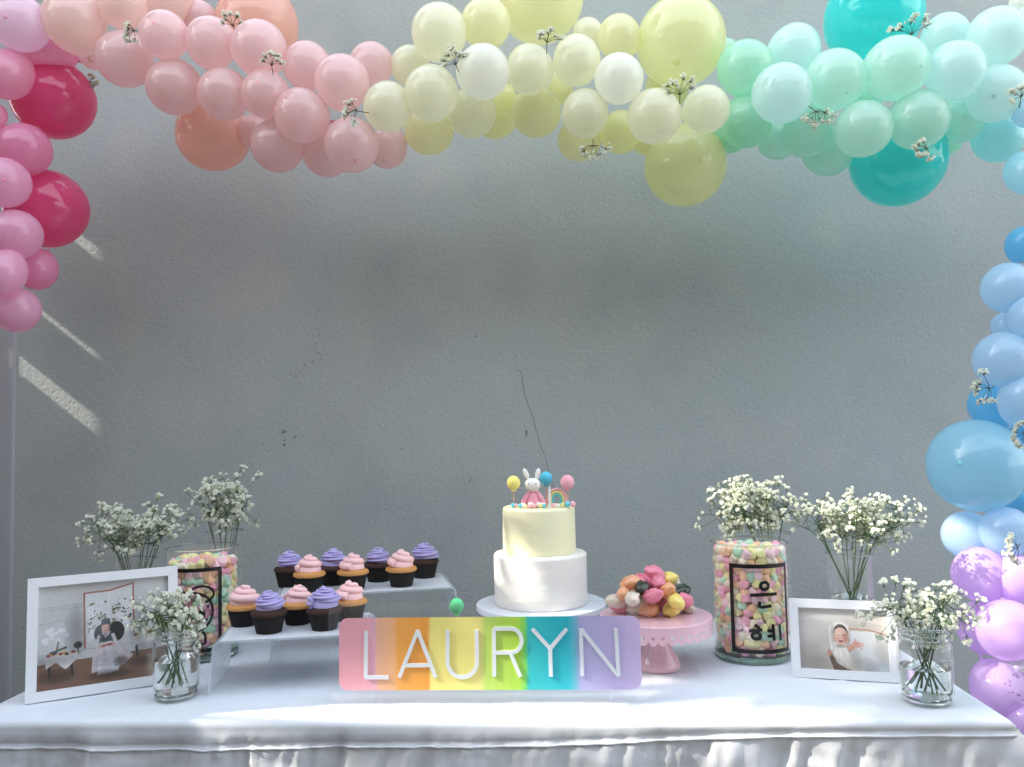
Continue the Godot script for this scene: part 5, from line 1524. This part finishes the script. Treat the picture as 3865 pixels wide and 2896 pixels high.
	sprig(Vector3(-0.060, 2.139, 0.600), 0.059, 115, "thin sprig of baby's breath between two front cream balloons")
	sprig(Vector3(0.164, 2.197, 0.570), 0.050, 85, "sprig of baby's breath under the big yellow balloon at the top edge")
	sprig(Vector3(0.269, 1.932, 0.550), 0.059, -95, "single sprig of baby's breath hanging upside down below the yellow balloons")
	sprig(Vector3(0.476, 2.045, 0.590), 0.059, 95, "thick sprig of baby's breath under the biggest yellow balloon")
	sprig(Vector3(0.793, 1.979, 0.590), 0.057, -75, "drooping sprig of baby's breath amid the mint balloons")
	sprig(Vector3(1.028, 2.177, 0.570), 0.068, 100, "large white sprig of baby's breath on the upper turquoise balloon")
	sprig(Vector3(1.046, 1.891, 0.570), 0.042, 200, "dark sprig of baby's breath on the lower turquoise balloon")
	sprig(Vector3(1.152, 1.321, 0.580), 0.062, 195, "sprig of baby's breath over the sky blue balloon")
	sprig(Vector3(1.258, 2.002, 0.590), 0.040, 120, "sprig of baby's breath at the right edge amid icy balloons")
	sprig(Vector3(1.191, 0.963, 0.590), 0.045, 190, "sprig of baby's breath above the lilac balloons at the right edge")
	sprig(Vector3(-1.112, 2.247, 0.350), 0.032, 10, "tiny dark twig sticking out behind the upper hot pink balloon")
	sprig(Vector3(1.221, 1.217, 0.590), 0.039, 170, "sprig of baby's breath at the right edge above the biggest light blue balloon")
	things_on_table()

func confetti_balloon() -> void:
	var at := Vector3(1.207, 0.671, 0.57)
	var o := thing("confetti_balloon", "clear balloon with purple square confetti inside at the right edge", "balloon", at, 0.0)
	var b := MB.new()
	var R := 0.061
	b.ball(Vector3.ZERO, Vector3(R * 0.92, R, R * 0.92), 36, 24)
	part(o, "clear_skin", b.mesh(), mat("clear_latex", Color(0.93, 0.84, 0.97, 0.25), 0.12, {"transparency": BaseMaterial3D.TRANSPARENCY_ALPHA}))
	for i in 46:
		var d := Vector3(rng.randfn(), rng.randfn(), absf(rng.randfn()) + 0.2).normalized()
		b = MB.new()
		b.rbox(Vector3.ZERO, Vector3(0.006, 0.006, 0.0003), 0.0001)
		var x := Transform3D(Basis.looking_at(-d, Vector3(0.1, 1, 0)), d * R * 0.9)
		part(o, "confetti", b.mesh(), mat("confetti", rgb(160, 110, 190), 0.5), x)

func things_on_table() -> void:
	table_glass()
	the_cake()
	dessert_stand()
	rice_cake("pink", Vector3(0.364, 0.942, 0.752), "pink rice cake on the very top of the pile")
	rice_cake("yellow", Vector3(0.393, 0.927, 0.748), "yellow rice cake high at the right back of the pile")
	rice_cake("pink", Vector3(0.369, 0.928, 0.775), "glossy pink rice cake just below the topmost one")
	rice_cake("pink", Vector3(0.342, 0.927, 0.752), "pink rice cake behind the dark one near the top")
	rice_cake("orange", Vector3(0.312, 0.926, 0.770), "orange rice cake at the upper left of the pile")
	rice_cake("dark", Vector3(0.335, 0.919, 0.790), "dark green rice cake in the middle of the pile")
	rice_cake("orange", Vector3(0.385, 0.915, 0.795), "pale orange rice cake right of the middle of the pile")
	rice_cake("dark", Vector3(0.415, 0.905, 0.765), "dark green rice cake at the right side of the pile")
	rice_cake("orange", Vector3(0.296, 0.907, 0.785), "orange rice cake low at the left side of the pile")
	rice_cake("pink", Vector3(0.353, 0.908, 0.810), "pink rice cake under the pale orange one in the middle")
	rice_cake("white", Vector3(0.310, 0.904, 0.820), "white rice cake at the left, lying on the front row")
	rice_cake("yellow", Vector3(0.398, 0.896, 0.815), "yellow rice cake lying on the front one at the right")
	rice_cake("white", Vector3(0.281, 0.889, 0.765), "white rice cake half hidden at the far left of the pile")
	rice_cake("pink", Vector3(0.292, 0.874, 0.753), "pink rice cake at the left end of the front row")
	rice_cake("white", Vector3(0.323, 0.874, 0.765), "white rice cake in the front row")
	rice_cake("pink", Vector3(0.378, 0.874, 0.723), "upright pink rice cake in the front right of the middle")
	rice_cake("orange", Vector3(0.346, 0.874, 0.788), "orange rice cake in the middle of the front row")
	rice_cake("yellow", Vector3(0.393, 0.874, 0.784), "yellow rice cake in the front row")
	rice_cake("white", Vector3(0.426, 0.874, 0.746), "white rice cake at the right end of the pile")
	rice_cake("pink", Vector3(0.423, 0.891, 0.775), "red pink rice cake peeping out at the right behind the white one")
	rice_cake("white", Vector3(0.407, 0.912, 0.735), "white rice cake behind the yellow one at the top right")
	rice_cake("white", Vector3(0.352, 0.874, 0.716), "white rice cake in the gap above the front orange one")
	rice_cake("white", Vector3(0.328, 0.898, 0.740), "white rice cake hidden in the back of the pile")
	rice_cake("orange", Vector3(0.374, 0.901, 0.735), "orange rice cake hidden in the back of the pile")
	riser("lower acrylic riser with five cupcakes, in front of the taller one", Vector3(-0.379, TABLE + 0.001, 0.8135), deg_to_rad(11), 0.30, 0.19, 0.100)
	riser("taller acrylic riser with seven cupcakes, behind the lower one", Vector3(-0.295, TABLE + 0.001, 0.578), deg_to_rad(15), 0.40, 0.185, 0.140)
	cupcake(Vector3(-0.501, 0.853, 0.802), true, "pink iced golden cupcake at the left end of the lower stand")
	cupcake(Vector3(-0.425, 0.853, 0.863), false, "lilac iced chocolate cupcake in front, second from left on the lower stand")
	cupcake(Vector3(-0.389, 0.853, 0.791), true, "pink iced golden cupcake in the middle of the lower stand")
	cupcake(Vector3(-0.318, 0.853, 0.840), false, "lilac iced chocolate cupcake fourth from left on the lower stand")
	cupcake(Vector3(-0.284, 0.853, 0.765), true, "pink iced golden cupcake at the right end of the lower stand, behind the sign corner")
	cupcake(Vector3(-0.476, 0.893, 0.587), false, "lilac iced chocolate cupcake at the left end of the upper stand")
	cupcake(Vector3(-0.406, 0.893, 0.656), true, "pink iced golden cupcake leftmost of the three pinks on the upper stand")
	cupcake(Vector3(-0.374, 0.893, 0.575), false, "lilac iced chocolate cupcake third from left on the upper stand")
	cupcake(Vector3(-0.311, 0.893, 0.634), true, "pink iced golden cupcake in the middle of the upper stand")
	cupcake(Vector3(-0.274, 0.893, 0.536), false, "lilac iced chocolate cupcake fifth from left on the upper stand")
	cupcake(Vector3(-0.205, 0.893, 0.601), true, "pink iced golden cupcake rightmost of the three pinks on the upper stand")
	cupcake(Vector3(-0.169, 0.893, 0.492), false, "lilac iced chocolate cupcake at the right end of the upper stand")
	name_sign()
	photo_frame("large white frame with a photo of a baby before a flowered screen", Vector3(-0.733, TABLE + 0.001, 0.921), deg_to_rad(30.5), deg_to_rad(9), 0.270, 0.232, 0.0185, portrait_left())
	photo_frame("small white frame with a photo of a baby in a white bonnet", Vector3(0.714, TABLE + 0.001, 0.858), deg_to_rad(-12.7), deg_to_rad(9), 0.197, 0.150, 0.0168, portrait_right())

func table_glass() -> void:
	var y := TABLE + 0.0015
	candy_jar("tall glass jar of pastel marshmallows printed with a koala, behind the large frame", Vector3(-0.655, y, 0.655), 0.0795, 0.245, 0.222, "koala", deg_to_rad(6), "the left jar", 150)
	candy_jar("tall glass jar of pastel marshmallows with two black printed syllables, right of the pink stand", Vector3(0.578, y, 0.682), 0.0815, 0.245, 0.226, "name", deg_to_rad(3), "the right jar", 150)
	mason_jar("mason jar of flowers in front of the large photo frame", Vector3(-0.578, y, 0.944), 0.0435, 0.127, 0.072, 0.3)
	mason_jar("mason jar of flowers at the right corner of the table", Vector3(0.814, y, 0.978), 0.0455, 0.131, 0.060, -0.2)
	vase("glass vase farthest left, behind the large photo frame", Vector3(-0.862, y, 0.560), 0.046, 0.205, 0.10)
	vase("tall narrow glass vase behind the left marshmallow jar", Vector3(-0.672, y, 0.490), 0.044, 0.262, 0.17)
	vase("tall glass vase behind the right marshmallow jar", Vector3(0.668, y, 0.500), 0.050, 0.240, 0.12)
	vase("glass vase farthest right, behind the small photo frame", Vector3(0.838, y, 0.545), 0.052, 0.196, 0.094)
	bouquet("wide bunch of baby's breath spreading over the large photo frame", Vector3(-0.862, y, 0.560), 0.205, 0.040, 0.034, 0.018, Vector3(-0.865, 1.030, 0.560), Vector3(0.150, 0.088, 0.09), 11, 15, 1.08)
	bouquet("tall upright bunch of baby's breath behind the left marshmallow jar", Vector3(-0.672, y, 0.490), 0.262, 0.036, 0.030, 0.018, Vector3(-0.676, 1.072, 0.490), Vector3(0.072, 0.092, 0.06), 11, 9, 1.08)
	bouquet("loose bunch of baby's breath behind the right marshmallow jar, reaching left", Vector3(0.668, y, 0.500), 0.240, 0.042, 0.036, 0.018, Vector3(0.620, 1.045, 0.490), Vector3(0.108, 0.094, 0.07), 12, 15, 1.08)
	bouquet("widest bunch of baby's breath in the vase behind the small photo frame", Vector3(0.838, y, 0.545), 0.196, 0.045, 0.038, 0.018, Vector3(0.868, 1.020, 0.545), Vector3(0.140, 0.090, 0.08), 13, 15, 1.08)
	bouquet("low bunch of baby's breath in the left mason jar", Vector3(-0.578, y, 0.944), 0.127, 0.028, 0.026, 0.016, Vector3(-0.575, 0.900, 0.950), Vector3(0.064, 0.040, 0.05), 10, 12, 0.95)
	bouquet("sunlit bunch of baby's breath in the right mason jar", Vector3(0.814, y, 0.978), 0.131, 0.030, 0.028, 0.016, Vector3(0.822, 0.905, 0.985), Vector3(0.098, 0.058, 0.05), 12, 13, 0.95)
